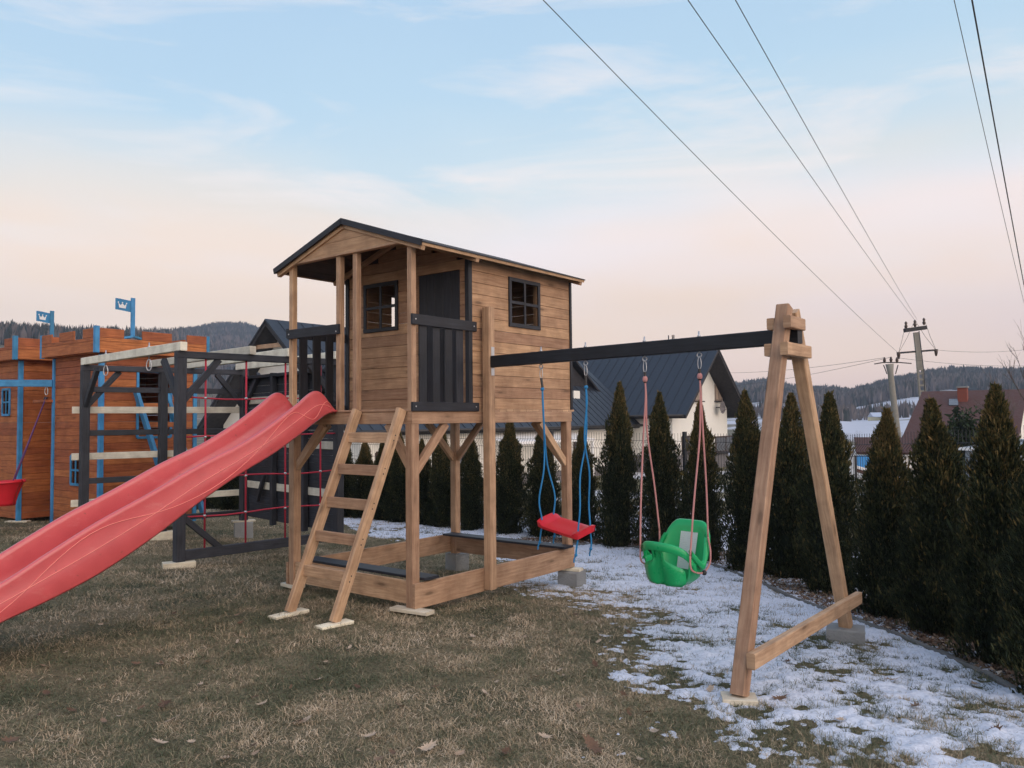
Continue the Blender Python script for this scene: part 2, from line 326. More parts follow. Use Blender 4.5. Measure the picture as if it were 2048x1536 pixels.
M['ground'] = m
m, t, b = newmat('snow'); b.inputs['Roughness'].default_value = .75; b.inputs['Base Color'].default_value = (.80, .83, .90, 1); b.inputs['Subsurface Weight'].default_value = .0
g = N(t, 'ShaderNodeNewGeometry'); n1 = N(t, 'ShaderNodeTexNoise', inp={'Scale': 55, 'Detail': 6, 'Roughness': .7}); t.links.new(g.outputs['Position'], n1.inputs['Vector'])
bp = N(t, 'ShaderNodeBump', inp={'Strength': .6, 'Distance': .012}); t.links.new(n1.outputs[0], bp.inputs['Height']); t.links.new(bp.outputs[0], b.inputs['Normal'])
r1 = ramp(t, [(.3, (.42, .46, .55)), (.55, (.64, .69, .79))]); t.links.new(n1.outputs[0], r1.inputs[0]); t.links.new(r1.outputs[0], b.inputs['Base Color'])
M['snow'] = m
def mesh_np(name, V, Fc, rnd, mat, parent=None, ntri=3):
    me = bpy.data.meshes.new(name); nv = len(V); nf = len(Fc)
    me.vertices.add(nv); me.vertices.foreach_set('co', np.ascontiguousarray(V, np.float32).ravel())
    me.loops.add(nf*ntri); me.loops.foreach_set('vertex_index', np.ascontiguousarray(Fc, np.int32).ravel())
    me.polygons.add(nf); me.polygons.foreach_set('loop_start', np.arange(0, nf*ntri, ntri, dtype=np.int32))
    try: me.polygons.foreach_set('loop_total', np.full(nf, ntri, np.int32))
    except Exception: pass
    me.materials.append(mat)
    if rnd is not None:
        a = me.attributes.new('rnd', 'FLOAT', 'FACE'); a.data.foreach_set('value', np.ascontiguousarray(rnd, np.float32))
    me.update(calc_edges=True); me.validate()
    o = bpy.data.objects.new(name, me); C.objects.link(o)
    if parent: o.parent = parent
    return o

# ---------------------------------------------------------------- terrain: one sheet from the camera's feet to the hills
azs = np.radians(np.concatenate([np.linspace(-180, -62, 30), np.linspace(-60, 60, 420), np.linspace(62, 180, 30)]))
rs = np.concatenate([[.02, .5, 1], np.geomspace(1.4, 40, 150), np.geomspace(42, 1020, 90)])
RR, AA = np.meshgrid(rs, azs, indexing='ij'); X = RR*np.sin(AA); Y = RR*np.cos(AA); Z = Hg(X, Y)
V = np.stack([X, Y, Z], -1).reshape(-1, 3); nr, na = RR.shape
i, j = np.meshgrid(np.arange(nr-1), np.arange(na-1), indexing='ij'); a = (i*na+j).ravel()
ter = mesh_np('ground', V, np.stack([a, a+1, a+na+1, a+na], 1), None, M['ground'], ntri=4)
ter.data.polygons.foreach_set('use_smooth', np.ones(len(ter.data.polygons), bool)); tag(ter, kind='structure')

# snow on the shaded strip along the hedge: a thin lumpy sheet that dips under the grass where it has melted
EDGE = [(690, 1036), (760, 1052), (830, 1085), (905, 1092), (1010, 1100), (1105, 1135), (1118, 1165), (1210, 1200), (1330, 1225), (1372, 1280), (1388, 1330), (1425, 1400), (1436, 1460), (1440, 1536), (1435, 1700)]
EW = np.array([[*G(*e)[:2]] for e in EDGE])
def vnoise(x, y, s, seed):
    g_ = np.random.default_rng(seed).random((64, 64)); x = x*s; y = y*s; xi = np.floor(x).astype(int); yi = np.floor(y).astype(int)
    fx = x-xi; fy = y-yi; fx = fx*fx*(3-2*fx); fy = fy*fy*(3-2*fy); q = lambda a, b: g_[a % 64, b % 64]
    return (q(xi, yi)*(1-fx)*(1-fy)+q(xi+1, yi)*fx*(1-fy)+q(xi, yi+1)*(1-fx)*fy+q(xi+1, yi+1)*fx*fy)
def fbm(x, y, s, seed, o=4): return sum(vnoise(x, y, s*2**k, seed+k)*.5**k for k in range(o))/sum(.5**k for k in range(o))
def edge_dist(X, Y):                                  # signed distance to the edge of the snow, positive on the hedge side
    best = np.full(X.shape, 1e9); sg = np.zeros(X.shape)
    for (x1, y1), (x2, y2) in zip(EW[:-1], EW[1:]):
        dx, dy = x2-x1, y2-y1; t_ = np.clip(((X-x1)*dx+(Y-y1)*dy)/(dx*dx+dy*dy), 0, 1)
        d = np.hypot(X-x1-t_*dx, Y-y1-t_*dy); c = dx*(Y-y1)-dy*(X-x1); u_ = d < best
        best = np.where(u_, d, best); sg = np.where(u_, np.sign(c), sg)
    return best*sg+(fbm(X, Y, 1.1, 201, 3)-.5)*.9
def snow_h(X, Y):
    d = edge_dist(X, Y)
    cov = np.clip(d*1.5+.0, -1.6, .62)-.55*np.clip(fbm(X*1.0, Y*1.3, 1.7, 333, 3)-.47, 0, 1)*4                 # how complete the cover is
    near_ = sstep(4.6, 3.2, np.hypot(X, Y))           # more grass shows close to the camera
    cov = cov - .55*near_ - .35*sstep(7.5, 4.5, np.hypot(X, Y))
    n_ = .30*fbm(X+.3*Y, Y*1.2, 2.1, 5)+.36*fbm(X, Y*1.25, 7, 31)+.34*fbm(X, Y*1.1, 24, 63, 3)
    return (n_-.535+.11*cov)*.10
xs = np.arange(-3.6, 4.4, .016); ys = np.arange(2.2, 14.3, .019)
GX, GY = np.meshgrid(xs, ys, indexing='ij'); SH = snow_h(GX, GY); SH = np.where(edge_dist(GX, GY) < -.5, -1, SH)
SZ = Hg(GX, GY)+np.minimum(SH, .022)+.012+.006*(fbm(GX, GY, 24, 77)-.5)
ok = SH > -.03; nx, ny = GX.shape
i, j = np.meshgrid(np.arange(nx-1), np.arange(ny-1), indexing='ij'); a = (i*ny+j)
keep = (ok[:-1, :-1] & ok[1:, :-1] & ok[:-1, 1:] & ok[1:, 1:]); a = a[keep].ravel()
sn = mesh_np('snow', np.stack([GX, GY, SZ], -1).reshape(-1, 3), np.stack([a, a+ny, a+ny+1, a+1], 1), None, M['snow'], ntri=4)
sn.data.polygons.foreach_set('use_smooth', np.ones(len(sn.data.polygons), bool)); tag(sn, kind='structure')

# grass: short matted winter blades
def grass(n, rmin, rmax, azr, lmin, lmax, wid):
    r = np.exp(RNG.uniform(np.log(rmin), np.log(rmax), n)); az = np.radians(RNG.uniform(*azr, n)); x = r*np.sin(az); y = r*np.cos(az)
    d = edge_dist(x, y); sh = snow_h(x, y)+.012; insn = (d > -.4) & (sh > .010)
    keep = ~insn | (RNG.random(n) < .34*(sh < .022)+.10); tuft = fbm(x, y, 5, 3); keep &= RNG.random(n) < (.2+1.2*tuft)
    x, y, r, d = x[keep], y[keep], r[keep], d[keep]; n = len(x); z = Hg(x, y)
    tone = .34*fbm(x, y, 1.3, 91)+.36*fbm(x, y, 5, 92)+.30*fbm(x, y, 17, 93); tone = np.clip((tone-.5)*2.7+.43+RNG.normal(0, .20, n), 0, 1)
    green = (d+RNG.normal(0, .25, n) > .05); tone = np.where(green, np.clip(tone-.28, 0, 1), tone)
    L = RNG.uniform(lmin, lmax, n)*(.6+.8*tuft[keep])*(1+.35*(r/4-1).clip(0, 1)); wv = wid*(.7+.5*r/4); th = RNG.uniform(0, 2*np.pi, n)+2.5*fbm(x, y, 2.2, 55)
    lean = np.clip(RNG.normal(1.2, .26, n), .2, 1.52); lean = np.where(green, lean*.8, lean); dx, dy = np.sin(lean)*np.cos(th), np.sin(lean)*np.sin(th); dz = np.cos(lean)
    px_, py_ = -np.sin(th), np.cos(th)
    P = np.stack([x, y, z-.004], 1); D = np.stack([dx, dy, dz], 1)*L[:, None]; Sd = np.stack([px_, py_, RNG.uniform(-.5, .5, n)], 1)*wv[:, None]
    mid = P+D*.55+np.stack([np.zeros(n), np.zeros(n), L*.10], 1); tip = P+D+np.stack([np.zeros(n), np.zeros(n), -L*.06], 1)
    Vv = np.stack([P-Sd, P+Sd, mid+Sd*.7, mid-Sd*.7, tip], 1).reshape(-1, 3); b_ = np.arange(n)*5
    Ft = np.concatenate([np.stack([b_, b_+1, b_+2], 1), np.stack([b_, b_+2, b_+3], 1), np.stack([b_+3, b_+2, b_+4], 1)])
    return Vv, Ft, np.concatenate([tone]*3)
Vv, Ft, tn = grass(820000, 2.3, 19, (-36, 36), .018, .052, .00095)
gr_ = mesh_np('grass', Vv, Ft, tn, M['blade']); tag(gr_, kind='stuff', label='short matted winter lawn grass, straw brown with green tufts', cat='grass')

# ================================================================ the playset (house frame: x right along the front, y back, z up)
WW, DD, PP, pw, qw, zb, zt = 1.51, 2.13, .654, .077, .052, 1.386, 1.48
play = thing('playset', 'brown wooden playhouse on stilts with red slide, ladder and swing frame', 'playhouse', B0, YAW)
def P(mb, name, mat, label=None, parent=play): return part(mb, name, mat, parent, label=label)
def one(name, mat, *a, parent=play, label=None, **k):
    mb = MB(); mb.box(*a, **k); return P(mb, name, mat, label, parent)
def brd(name, mat, *a, parent=play, label=None, **k):
    mb = MB(); mb.board(*a, **k); return P(mb, name, mat, label, parent)
for (x_, y_) in ((-WW, 0), (-pw, 0), (-pw, DD-pw), (-WW, DD-pw)):
    one('post', M['wood'], x_, x_+pw, y_, y_+pw,   .018 if y_ == 0 else .004, zb, c=.006)
one('floor_beam', M['wood'], -WW+.05, -.0505, .004, .05, zb, zt)
one('floor_beam', M['wood'], -.05, .003, -.001, DD, zb, zt); one('floor_beam', M['wood'], -WW-.003, -WW+.05, -.001, DD, zb, zt)
one('floor_beam', M['wood'], -WW+.05, -.0505, DD-.05, DD-.004, zb, zt)
mb = MB(); y_ = -.006
while y_ < DD-.03: mb.box(-WW, .0, y_, y_+.092, zt+.001, zt+.02); y_ += .095
P(mb, 'floor', M['wood'])
for x_ in (-WW, -.829-qw, -.623-qw, -qw):
    one('porch_post', M['wood'], x_, x_+qw, .0, qw, zt+.02, 2.765, c=.005)
# roof
XR, ZR, SL = -WW/2, 3.058, .335
zr = lambda x: ZR-SL*abs(x-XR)
def slab(name, mat, x0, x1, y0, y1, dz0, dz1, boards=None):
    mb = MB(); up = Vector((-(1 if x1 > XR else -1)*-SL, 0, 1)); L = y1-y0
    a0, a1 = Vector((x0, 0, zr(x0))), Vector((x1, 0, zr(x1))); n_ = Vector((SL if x1 > XR else -SL, 0, 1)).normalized()
    k = boards or 1
    if boards:                                        # boards run front to back
        for q in range(k):
            p = a0.lerp(a1, (q+.5)/k)+n_*((dz0+dz1)/2); w = (a1-a0).length/k-.002
            mb.board((p.x, y0, p.z), (p.x, y1, p.z), w, dz1-dz0, n_, c=.002)
    else:
        p0 = a0+n_*((dz0+dz1)/2); p1 = a1+n_*((dz0+dz1)/2)
        mb.board((p0.x, (y0+y1)/2, p0.z), (p1.x, (y0+y1)/2, p1.z), L, dz1-dz0, n_, c=.002)
    return mb
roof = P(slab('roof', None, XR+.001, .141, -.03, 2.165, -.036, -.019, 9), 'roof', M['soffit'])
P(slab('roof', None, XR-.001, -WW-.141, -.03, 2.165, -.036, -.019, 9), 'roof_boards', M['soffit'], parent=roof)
for x_ in (.154, -WW-.154): P(slab('f', None, x_-.012*(1 if x_ > 0 else -1), x_, -.03, 2.165, -.042, -.0185), 'eave_board', M['wood'], parent=roof)
for x_ in (.158, -WW-.158): P(slab('f', None, XR, x_, -.036, 2.17, -.0185, -.009), 'roof_felt', M['felt'], parent=roof)
for x_ in (.156, -WW-.156):
    P(slab('f', None, XR, x_, -.056, -.036, -.046, .002), 'gable_trim', M['black'], parent=roof)
    for y0 in (-.028, PP-.06, DD-.03):
        P(slab('f', None, XR, x_-(.006 if x_ > 0 else -.006), y0, y0+.04, -.075, -.0365), 'rafter', M['wood'], parent=roof)
# front gable: two boards and a batten
mb = MB()
for (z0, z1) in ((2.786, 2.886), (2.889, 2.985)):
    x0 = XR-(3.02-z0)/SL*.965+.0; x1 = 2*XR-x0; x0b = XR-(3.02-z1)/SL*.965; x1b = 2*XR-x0b
    for yy in (-.012, .006): pass
    pts = [(x0, -.014, z0), (x1, -.014, z0), (x1b, -.014, z1), (x0b, -.014, z1)]; bk = [(x, .004, z) for x, y, z in pts]
    r_ = random.random(); mb.poly(pts, r=r_); mb.poly(bk[::-1], r=r_)
    for k in range(4): k2 = (k+1) % 4; mb.poly([pts[k2], pts[k], bk[k], bk[k2]], r=r_)
P(mb, 'gable', M['wall']); one('gable_batten', M['wood'], -WW+.06, -.04, -.02, .03, 2.766, 2.785)
# cladding with openings
def clad(name, fixed, axis, a0, a1, z0, z1, openings, h=.0955, t=.017, out=1, top=None):
    mb = MB(); z = z0
    while z < z1-.01:
        zz = min(z+h-.0025, z1); segs = [(a0, a1)]
        if top:
            lim = top((z+zz)/2+.02)
            if lim is None: break
            segs = [(max(a0, lim[0]), min(a1, lim[1]))]
        cuts = sorted({z, zz} | {q for o_ in openings for q in (o_[2], o_[3]) if z < q < zz})
        for c0, c1 in zip(cuts[:-1], cuts[1:]):
            ss = segs
            for (b0, b1, q0, q1) in openings:
                if q0 < c1-.001 and q1 > c0+.001:
                    ns = []
                    for (s0, s1) in ss:
                        if b0 > s0: ns.append((s0, min(b0, s1)))
                        if b1 < s1: ns.append((max(b1, s0), s1))
                    ss = [q for q in ns if q[1]-q[0] > .004]
            for (s0, s1) in ss:
                r_ = (math.sin(z*91.7+fixed*13)*43758.5) % 1
                if axis == 'x': mb.box(s0, s1, fixed, fixed+t, c0, c1, c=.0025, r=r_, ax=0)
                else: mb.box(fixed-t, fixed, s0, s1, c0, c1, c=.0025, r=r_, ax=1)
        z += h
    return P(mb, name, M['wall'])
ZF = zt+.0205
gab = lambda z: (None if z > 3.0 else (XR-min(2, (3.015-z)/SL), XR+min(2, (3.015-z)/SL)))
clad('front_wall', PP, 'x', -WW+.002, -.002, ZF, 2.99, [(-1.245, -.853, 2.238, 2.625), (-.578, -.098, ZF-.1, 2.66)], top=gab)
clad('side_wall', 0, 'y', PP+.0005, DD, ZF, 2.762, [(1.2, 1.6, 2.248, 2.63)])
clad('side_wall', -WW+.017, 'y', PP+.0005, DD, ZF, 2.762, [(1.2, 1.6, 2.248, 2.63)])
clad('back_wall', DD-.017, 'x', -WW+.018, -.018, ZF, 2.99, [(-.86, -.70, 2.2, 2.62)], top=gab)
for q in ((-WW-.012, -WW+.03, PP-.016, PP+.0), (-WW-.014, -WW+.0005, PP-.016, PP+.025), (-.030, .013, PP-.017, PP-.0005), (.0008, .0135, PP, PP+.028), (.0008, .0135, DD-.02, DD+.012), (-WW-.013, -WW-.0008, DD-.02, DD+.012)):
    one('corner_trim', M['black'], *q, ZF, 2.735, c=.002)
def window(parent, axis, fixed, a0, a1, z0, z1, side):
    w_ = .034; t0, t1 = (fixed-.016, fixed-.0005) if side < 0 else (fixed+.0005, fixed+.016)
    def bar(p, q, z_0, z_1, d=0):
        mb = MB()
        if axis == 'x': mb.box(p, q, t0-d, t1-d*0, z_0, z_1)
        else: mb.box(t0, t1+d, p, q, z_0, z_1)
        return mb
    fr = MB()
    for args in ((a0, a1, z1-w_, z1), (a0, a1, z0, z0+w_), (a0, a0+w_, z0+w_, z1-w_), (a1-w_, a1, z0+w_, z1-w_)):
        if axis == 'x': fr.box(args[0], args[1], t0, t1, args[2], args[3], c=.002)
        else: fr.box(t0, t1, args[0], args[1], args[2], args[3], c=.002)
    f_ = P(fr, 'window_frame', M['black'], parent=parent)
    am, zm = (a0+a1)/2, (z0+z1)/2; mu = MB()
    if axis == 'x': mu.box(am-.013, am+.013, t0+.003, t1-.001, z0+w_, z1-w_, c=.001); mu.box(a0+w_, a1-w_, t0+.005, t1-.0005, zm-.013, zm+.013, c=.001)
    else: mu.box(t0+.001, t1-.003, am-.013, am+.013, z0+w_, z1-w_, c=.001); mu.box(t0+.0005, t1-.005, a0+w_, a1-w_, zm-.013, zm+.013, c=.001)
    P(mu, 'glazing_bars', M['black'], parent=f_)
window(play, 'x', PP, -1.273, -.826, 2.21, 2.652, -1)
window(play, 'y', 0, 1.172, 1.628, 2.221, 2.656, 1)
# interior studs seen through the windows
for q in ((-WW+.02, -WW+.06, DD-.06, DD-.02), (-.06, -.02, DD-.06, DD-.02), (-WW+.02, -WW+.06, PP+.02, PP+.06), (-.095, -.055, 1.66, 1.70), (-1.10, -1.06, DD-.06, DD-.02)):
    one('stud', M['wood'], *q, ZF, 2.7)
door = MB(); x_ = -.574
for k in range(5): door.box(x_, x_+.091, PP+.002, PP+.018, ZF+.004, 2.655, c=.003); x_ += .0945
door = P(door, 'door', M['black'])
mb = MB(); mb.ball((-.53, PP-.012, 2.03), .014); P(mb, 'handle', M['steel'], parent=door)
def bolt(mb, p, n_): mb.tube([Vector(p), Vector(p)+Vector(n_)*.004], .006, 8)
# railings
def rail_side(x0, x1, sgn, ys, y_end, label):
    r_ = MB(); r_.box(x0, x1, -.012, y_end+.035, 2.137, 2.218); top = P(r_, 'railing', M['black'], label)
    b_ = MB(); b_.box(x0, x1, -.012, y_end+.06, ZF-.018, ZF+.052); P(b_, 'bottom_rail', M['black'], parent=top)
    for (a0, a1) in ys:
        s_ = MB()
        if sgn > 0: s_.box(x0-.018, x0-.001, a0, a1, ZF+.004, 2.19)
        else: s_.box(x1+.001, x1+.018, a0, a1, ZF+.004, 2.19)
        P(s_, 'slat', M['black'], parent=top)
    sx = x1 if sgn > 0 else x0
    for (yy, zz) in ((.02, 2.178), (y_end+.0, 2.178), (.02, ZF+.018), (y_end+.02, ZF+.018)): bt = MB(); bolt(bt, (sx, yy, zz), (sgn, 0, 0)); P(bt, 'bolt', M['steel'], parent=top)
rail_side(.0015, .022, 1, ((.083, .163), (.233, .308), (.37, .452), (.50, .582)), .69, 'black slatted railing in front of the black door')
rail_side(-WW-.022, -WW-.0015, -1, ((.105, .188), (.25, .336), (.392, .478)), .62, 'black slatted railing behind the slide top')
cb = one('grab_rail', M['black'], -1.502, -.822, -.0225, -.0015, 2.124, 2.205)
for q in ((-1.48, -.0225, 2.165), (-.85, -.0225, 2.145)): bt = MB(); bolt(bt, q, (0, -1, 0)); P(bt, 'bolt', M['steel'], parent=cb)
# knee braces
for a, b_ in (((-WW+pw-.01, .04, 1.02), (-1.08, .04, zb+.02)), ((-pw+.01, .04, 1.07), (-.30, .04, zb+.02)), ((-.036, pw-.01, 1.03), (-.036, .40, zb+.02)), ((-.036, DD-pw+.01, .99), (-.036, 1.66, zb+.02)),
              ((-WW+.036, pw-.01, 1.03), (-WW+.036, .40, zb+.02)), ((-WW+.036, DD-pw+.01, 1.0), (-WW+.036, 1.68, zb+.02)), ((-WW+pw-.01, DD-.04, 1.0), (-1.10, DD-.04, zb+.02)), ((-pw+.01, DD-.04, 1.0), (-.42, DD-.04, zb+.02))):
    a = Vector(a); b_ = Vector(b_); up = Vector((0, 1, 0)) if abs(b_.y-a.y) < .01 else Vector((1, 0, 0))
    b_.z = zb-.001; brd('brace', M['wood'], a, b_, .066, .042, up=up)
# sandbox
sb = one('sandbox_board', M['wood'], .001, .027, -.004, 2.115, .012, .20)
one('sandbox_board', M['wood'], -WW+pw+.001, -pw-.001, .012, .036, .042, .212); one('sandbox_board', M['wood'], -WW-.026, -WW-.001, -.004, 2.115, .02, .205)
one('sandbox_board', M['wood'], -WW+pw+.001, -pw-.001, DD-.07, DD-.045, .02, .205)
one('bench', M['black'], -1.42, .045, .078, .235, .2135, .234, label='black bench board at the front of the sandbox'); one('bench', M['black'], -1.44, .085, 1.86, 2.01, .2135, .234, label='black bench board at the back of the sandbox')
# ladder
lad = None
for (x0, x1, r_) in ((-.668, -.577, 0), (-.160, -.076, 1)):
    a = Vector((x0, -.60, .018)); b_ = Vector((x1, -.035, 1.497)); a = a+(a-b_)*.0
    mb = MB(); mb.board(a, b_, .044, .078, up=(0, -1.45, .57), c=.005)
    for zz in (1.28, 1.04, .80, .55, .31):
        p = a.lerp(b_, (zz-.03)/1.467)+Vector(((.024 if r_ else -.024), -.0, 0))
    if lad is None: lad = rl = P(mb, 'ladder', M['wood'])
    else: rl = P(mb, 'side_rail', M['wood'], parent=lad)
    for zz in (1.285, 1.045, .80, .555, .31):
        for dz in (-.018, .02):
            p = a.lerp(b_, (zz+dz-.03)/1.467)+Vector((.022, 0, 0)); mb = MB(); mb.tube([p-Vector((.002, 0, 0)), p+Vector((.0012, 0, 0))], .0058, 8); P(mb, 'screw', M['dark'], parent=lad)
for zz in (1.285, 1.045, .80, .555, .31):
    k = (zz-.03)/1.467; y_ = -.60+.565*k; xa = -.668+.091*k+.021; xb = -.160+.084*k-.021
    mb = MB(); mb.board((xa, y_, zz), (xb, y_, zz), .034, .078, up=(0, .0, 1)); P(mb, 'rung', M['wood'], parent=lad)
# swing post, brackets, beam
one('swing_post', M['wood'], .0285, .105, .782, .859, .03, 2.342, c=.006)
P0, P1 = Vector((.106, .826, 1.89)), Vector((2.725, .512, 1.894))
beam = brd('swing_beam', M['black'], P0, P1, .062, .094, c=.005)
one('bracket', M['steel'], .1055, .109, .805, .845, 1.94, 2.012, c=.001); one('bracket', M['steel'], .1055, .109, .805, .845, 1.776, 1.838, c=.001)
def bp_(x, dz=0): t_ = (x-P0.x)/(P1.x-P0.x); q = P0.lerp(P1, t_); q.z += dz; return q
def eyebolt(x):
    q = bp_(x); mb = MB(); mb.tube([(q.x, q.y, q.z-.055), (q.x, q.y, q.z+.085)], .0055, 6); mb.tube([(q.x, q.y, q.z+.048), (q.x, q.y, q.z+.058)], .012, 6)
    ring = [(q.x+.016*math.cos(k*math.pi/6), q.y, q.z-.070+.016*math.sin(k*math.pi/6)) for k in range(13)]; mb.tube(ring, .0045, 6); return mb
for x_ in (.646, 1.091, 1.616, 2.045): P(eyebolt(x_), 'eye_bolt', M['steel'])
# A-frame
ax = 2.66
fr = MB(); fr.board((ax, -.342, .018), (ax, .445, 2.065), pw, pw, up=(1, 0, 0), c=.006)
fr = P(fr, 'a_frame', M['wood'])
mb = MB(); mb.board((ax, 1.50, -.02), (ax, .565, 2.05), pw, pw, up=(1, 0, 0), c=.006); P(mb, 'leg', M['wood'], parent=fr)
for (xx, y0, y1, z0, z1, hh) in ((ax+pw/2+.0225, .305, .56, 1.952, 1.970, .070), (ax-pw/2-.0225, .375, .70, 1.958, 1.965, .068), (ax+pw/2+.0225, .245, .66, 1.795, 1.811, .074), (ax-pw/2-.0225, .325, .74, 1.802, 1.808, .072)):
    zc = (z0+z1)/2; mb = MB(); mb.board((xx, y0, zc), (xx, y1, zc), .044, hh, up=(0, 0, 1), c=.004); P(mb, 'crossbar', M['wood'], parent=fr)
mb = MB(); mb.board((ax+pw/2+.0225, -.335, .195), (ax+pw/2+.0225, 1.60, .165), .044, .08, up=(0, 0, 1), c=.004); P(mb, 'crossbar', M['wood'], parent=fr)
# slide
TOP = [(-.005, 1.505), (-.06, 1.56), (-.13, 1.632), (-.20, 1.656), (-.27, 1.628), (-.355, 1.565), (-.45, 1.50), (-.63, 1.385), (-.88, 1.25), (-1.2, 1.118), (-1.55, .95), (-1.88, .80), (-2.17, .645), (-2.43, .50), (-2.75, .36), (-3.05, .27), (-3.4, .235)]
BOT = [(-.005, 1.49), (-.06, 1.485), (-.13, 1.46), (-.20, 1.42), (-.27, 1.378), (-.355, 1.325), (-.45, 1.268), (-.63, 1.165), (-.88, 1.045), (-1.2, .87), (-1.55, .655), (-1.88, .48), (-2.17, .368), (-2.43, .285), (-2.75, .17), (-3.05, .10), (-3.4, .07)]
def smooth(pts, n):
    out = []
    for i in range(len(pts)-1):
        p0, p1, p2, p3 = [np.array(pts[max(0, min(len(pts)-1, q))]) for q in (i-1, i, i+1, i+2)]
        for k in range(n):
            t_ = k/n; out.append(tuple(.5*((2*p1)+(-p0+p2)*t_+(2*p0-5*p1+4*p2-p3)*t_**2+(-p0+3*p1-3*p2+p3)*t_**3)))
    out.append(tuple(pts[-1])); return out
st, sbm = smooth(TOP, 5), smooth(BOT, 5); rows = []
xn, xf = -.862, -1.425
for (y1, zt_), (y2, zb_) in zip(st, sbm):
    y_ = y1; h_ = zt_-zb_; fl = zb_+min(.12*h_, .02)+.004
    row = [(xn+.004, y_, zb_-.004), (xn+.012, y_, zb_+.01), (xn-.004, y_, zb_+h_*.5), (xn-.014, y_, zt_-.03), (xn-.012, y_, zt_-.012), (xn-.022, y_, zt_), (xn-.038, y_, zt_-.001), (xn-.048, y_, zt_-.014),
           (xn-.052, y_, zt_-.035), (xn-.058, y_, fl+h_*.40), (xn-.068, y_, fl+.04), (xn-.095, y_, fl+.008), (xn-.19, y_, fl-.002), ((xn+xf)/2, y_, fl-.008)]
    row = row+[((xn+xf)-x, y, z) for (x, y, z) in row[::-1][1:]]
    rows.append(row)
mb = MB(); mb.grid(rows, 0); slide = P(mb, 'slide', M['red'], parent=play); md = slide.modifiers.new('thickness', 'SOLIDIFY'); md.thickness = .006
l1, l2 = [], []
for q, ((y1, zt_), (y2, zb_)) in enumerate(zip(st, sbm)):
    u_ = q/(len(st)-1); h_ = zt_-zb_
    def xs_(f): return (xn+.012+(-.016)*(f/.5) if f < .5 else xn-.004-.010*((f-.5)/.5))+.0025
    f1 = .50; f2 = .50+.36*math.sin(u_*math.pi*6.2+.5)
    if q > 4: l1.append((xs_(f1), y1, zb_+h_*f1)); l2.append((xs_(f2), y1, zb_+h_*f2))
for L_ in (l1, l2):
    mb = MB(); mb.tube(L_, .0024, 6); P(mb, 'moulded_line', M['redline'], parent=slide)

# ---------------------------------------------------------------- swings
def carabiner(mb, top, L=.085, w=.0125, r=.003):
    x, y, z = top; pts = [(x, y, z)]
    for k in range(1, 20):
        t_ = 2*math.pi*k/20; ww = w*(.55+.45*(1-math.cos(t_))/2); pts.append((x+ww*math.sin(t_), y+.004*math.sin(t_), z-L*(1-math.cos(t_))/2))
    pts.append((x, y, z)); mb.tube(pts, r, 6)
def rope(mb, pts, r, wig=.0):
    P_ = smooth([tuple(p) for p in pts], 6); mb.tube(P_, r, 7)
# red flat swing
o_ = Vector((.862, .755, .60)); sw = thing('swing', 'flat red plastic swing seat hanging on blue ropes under the black beam', 'swing', hw(*o_), YAW)
seat = MB(); rws = []
rot = math.radians(-14); cs, sn_ = math.cos(rot), math.sin(rot)
def sp(u, v, z): return (.862+u*cs-v*sn_, .755+u*sn_+v*cs, z+.02)
NU, NV = 14, 8; topr, botr = [], []
for i in range(NU+1):
    u = -.232+.464*i/NU; e = abs(u)/.232; row = []; rb = []
    for j in range(NV+1):
        v = (-.098+.196*j/NV)*(1-.10*e**6); lip = .022*sstep(.72, .9, e); dish = -.012*(1-(2*j/NV-1)**2)*(1-e**2)
        tl = -.11*u+.27*v; z = .600+tl+float(lip)+dish-.012*(abs(2*j/NV-1)**4); row.append(sp(u, v, z)); rb.append(sp(u*.97, v*.95, .568+tl))
    topr.append(row); botr.append(rb)
seat.grid(topr); seat.grid([r_[::-1] for r_ in botr])
ring_t = [r_[0] for r_ in topr]+topr[-1][1:]+[r_[-1] for r_ in topr[::-1][1:]]+topr[0][::-1][1:]
ring_b = [r_[0] for r_ in botr]+botr[-1][1:]+[r_[-1] for r_ in botr[::-1][1:]]+botr[0][::-1][1:]
seat.grid([ring_b, ring_t], closed=False)
part(seat, 'seat', M['redseat'], sw, o_)
for (bx, kx, wg) in ((.646, 0, -1), (1.091, 0, 1)):
    q = bp_(bx); mb = MB(); carabiner(mb, (q.x, q.y, q.z-.078)); part(mb, 'carabiner', M['steel'], sw, o_)
    mb = MB(); zc = q.z-.160; mb.board((q.x, q.y, zc), (q.x+.012*(wg < 0), q.y, zc-.075), .022, .012, c=.003); part(mb, 'loop', M['dark'], sw, o_)
    kz = zc-.085; mb = MB(); mb.ball((q.x+.01*(wg < 0), q.y, kz), .016, 10); rope_top = Vector((q.x+.01*(wg < 0), q.y, kz))
    ex = -.205 if wg < 0 else .205
    for vv in (-.06, .06):
        e = Vector(sp(ex, vv, .622-.11*ex+.27*vv)); wv = .012*(1 if vv < 0 else -1)*wg
        pts = [rope_top, rope_top+Vector((.004, vv*.05, -.12)), rope_top.lerp(e, .38)+Vector((wv*.4, -vv*.55, 0)), rope_top.lerp(e, .62)+Vector((-wv, -vv*.12, 0)), rope_top.lerp(e, .85)+Vector((wv*1.3, vv*.25, 0)), e, e+Vector((0, 0, -.06))]
        rope(mb, pts, .0065)
        t2 = e+Vector((-.012*(1 if vv < 0 else -.4), vv*.1, -.13)); k2 = t2+Vector((-.006, 0, -.05)); rope(mb, [e+Vector((0, 0, -.05)), t2, k2], .0065); mb.ball(k2, .0125, 8); rope(mb, [k2, k2+Vector((-.012, vv*.1, -.03)), k2+Vector((-.014, vv*.1, -.055))], .006)
    part(mb, 'rope', M['blrope'], sw, o_)
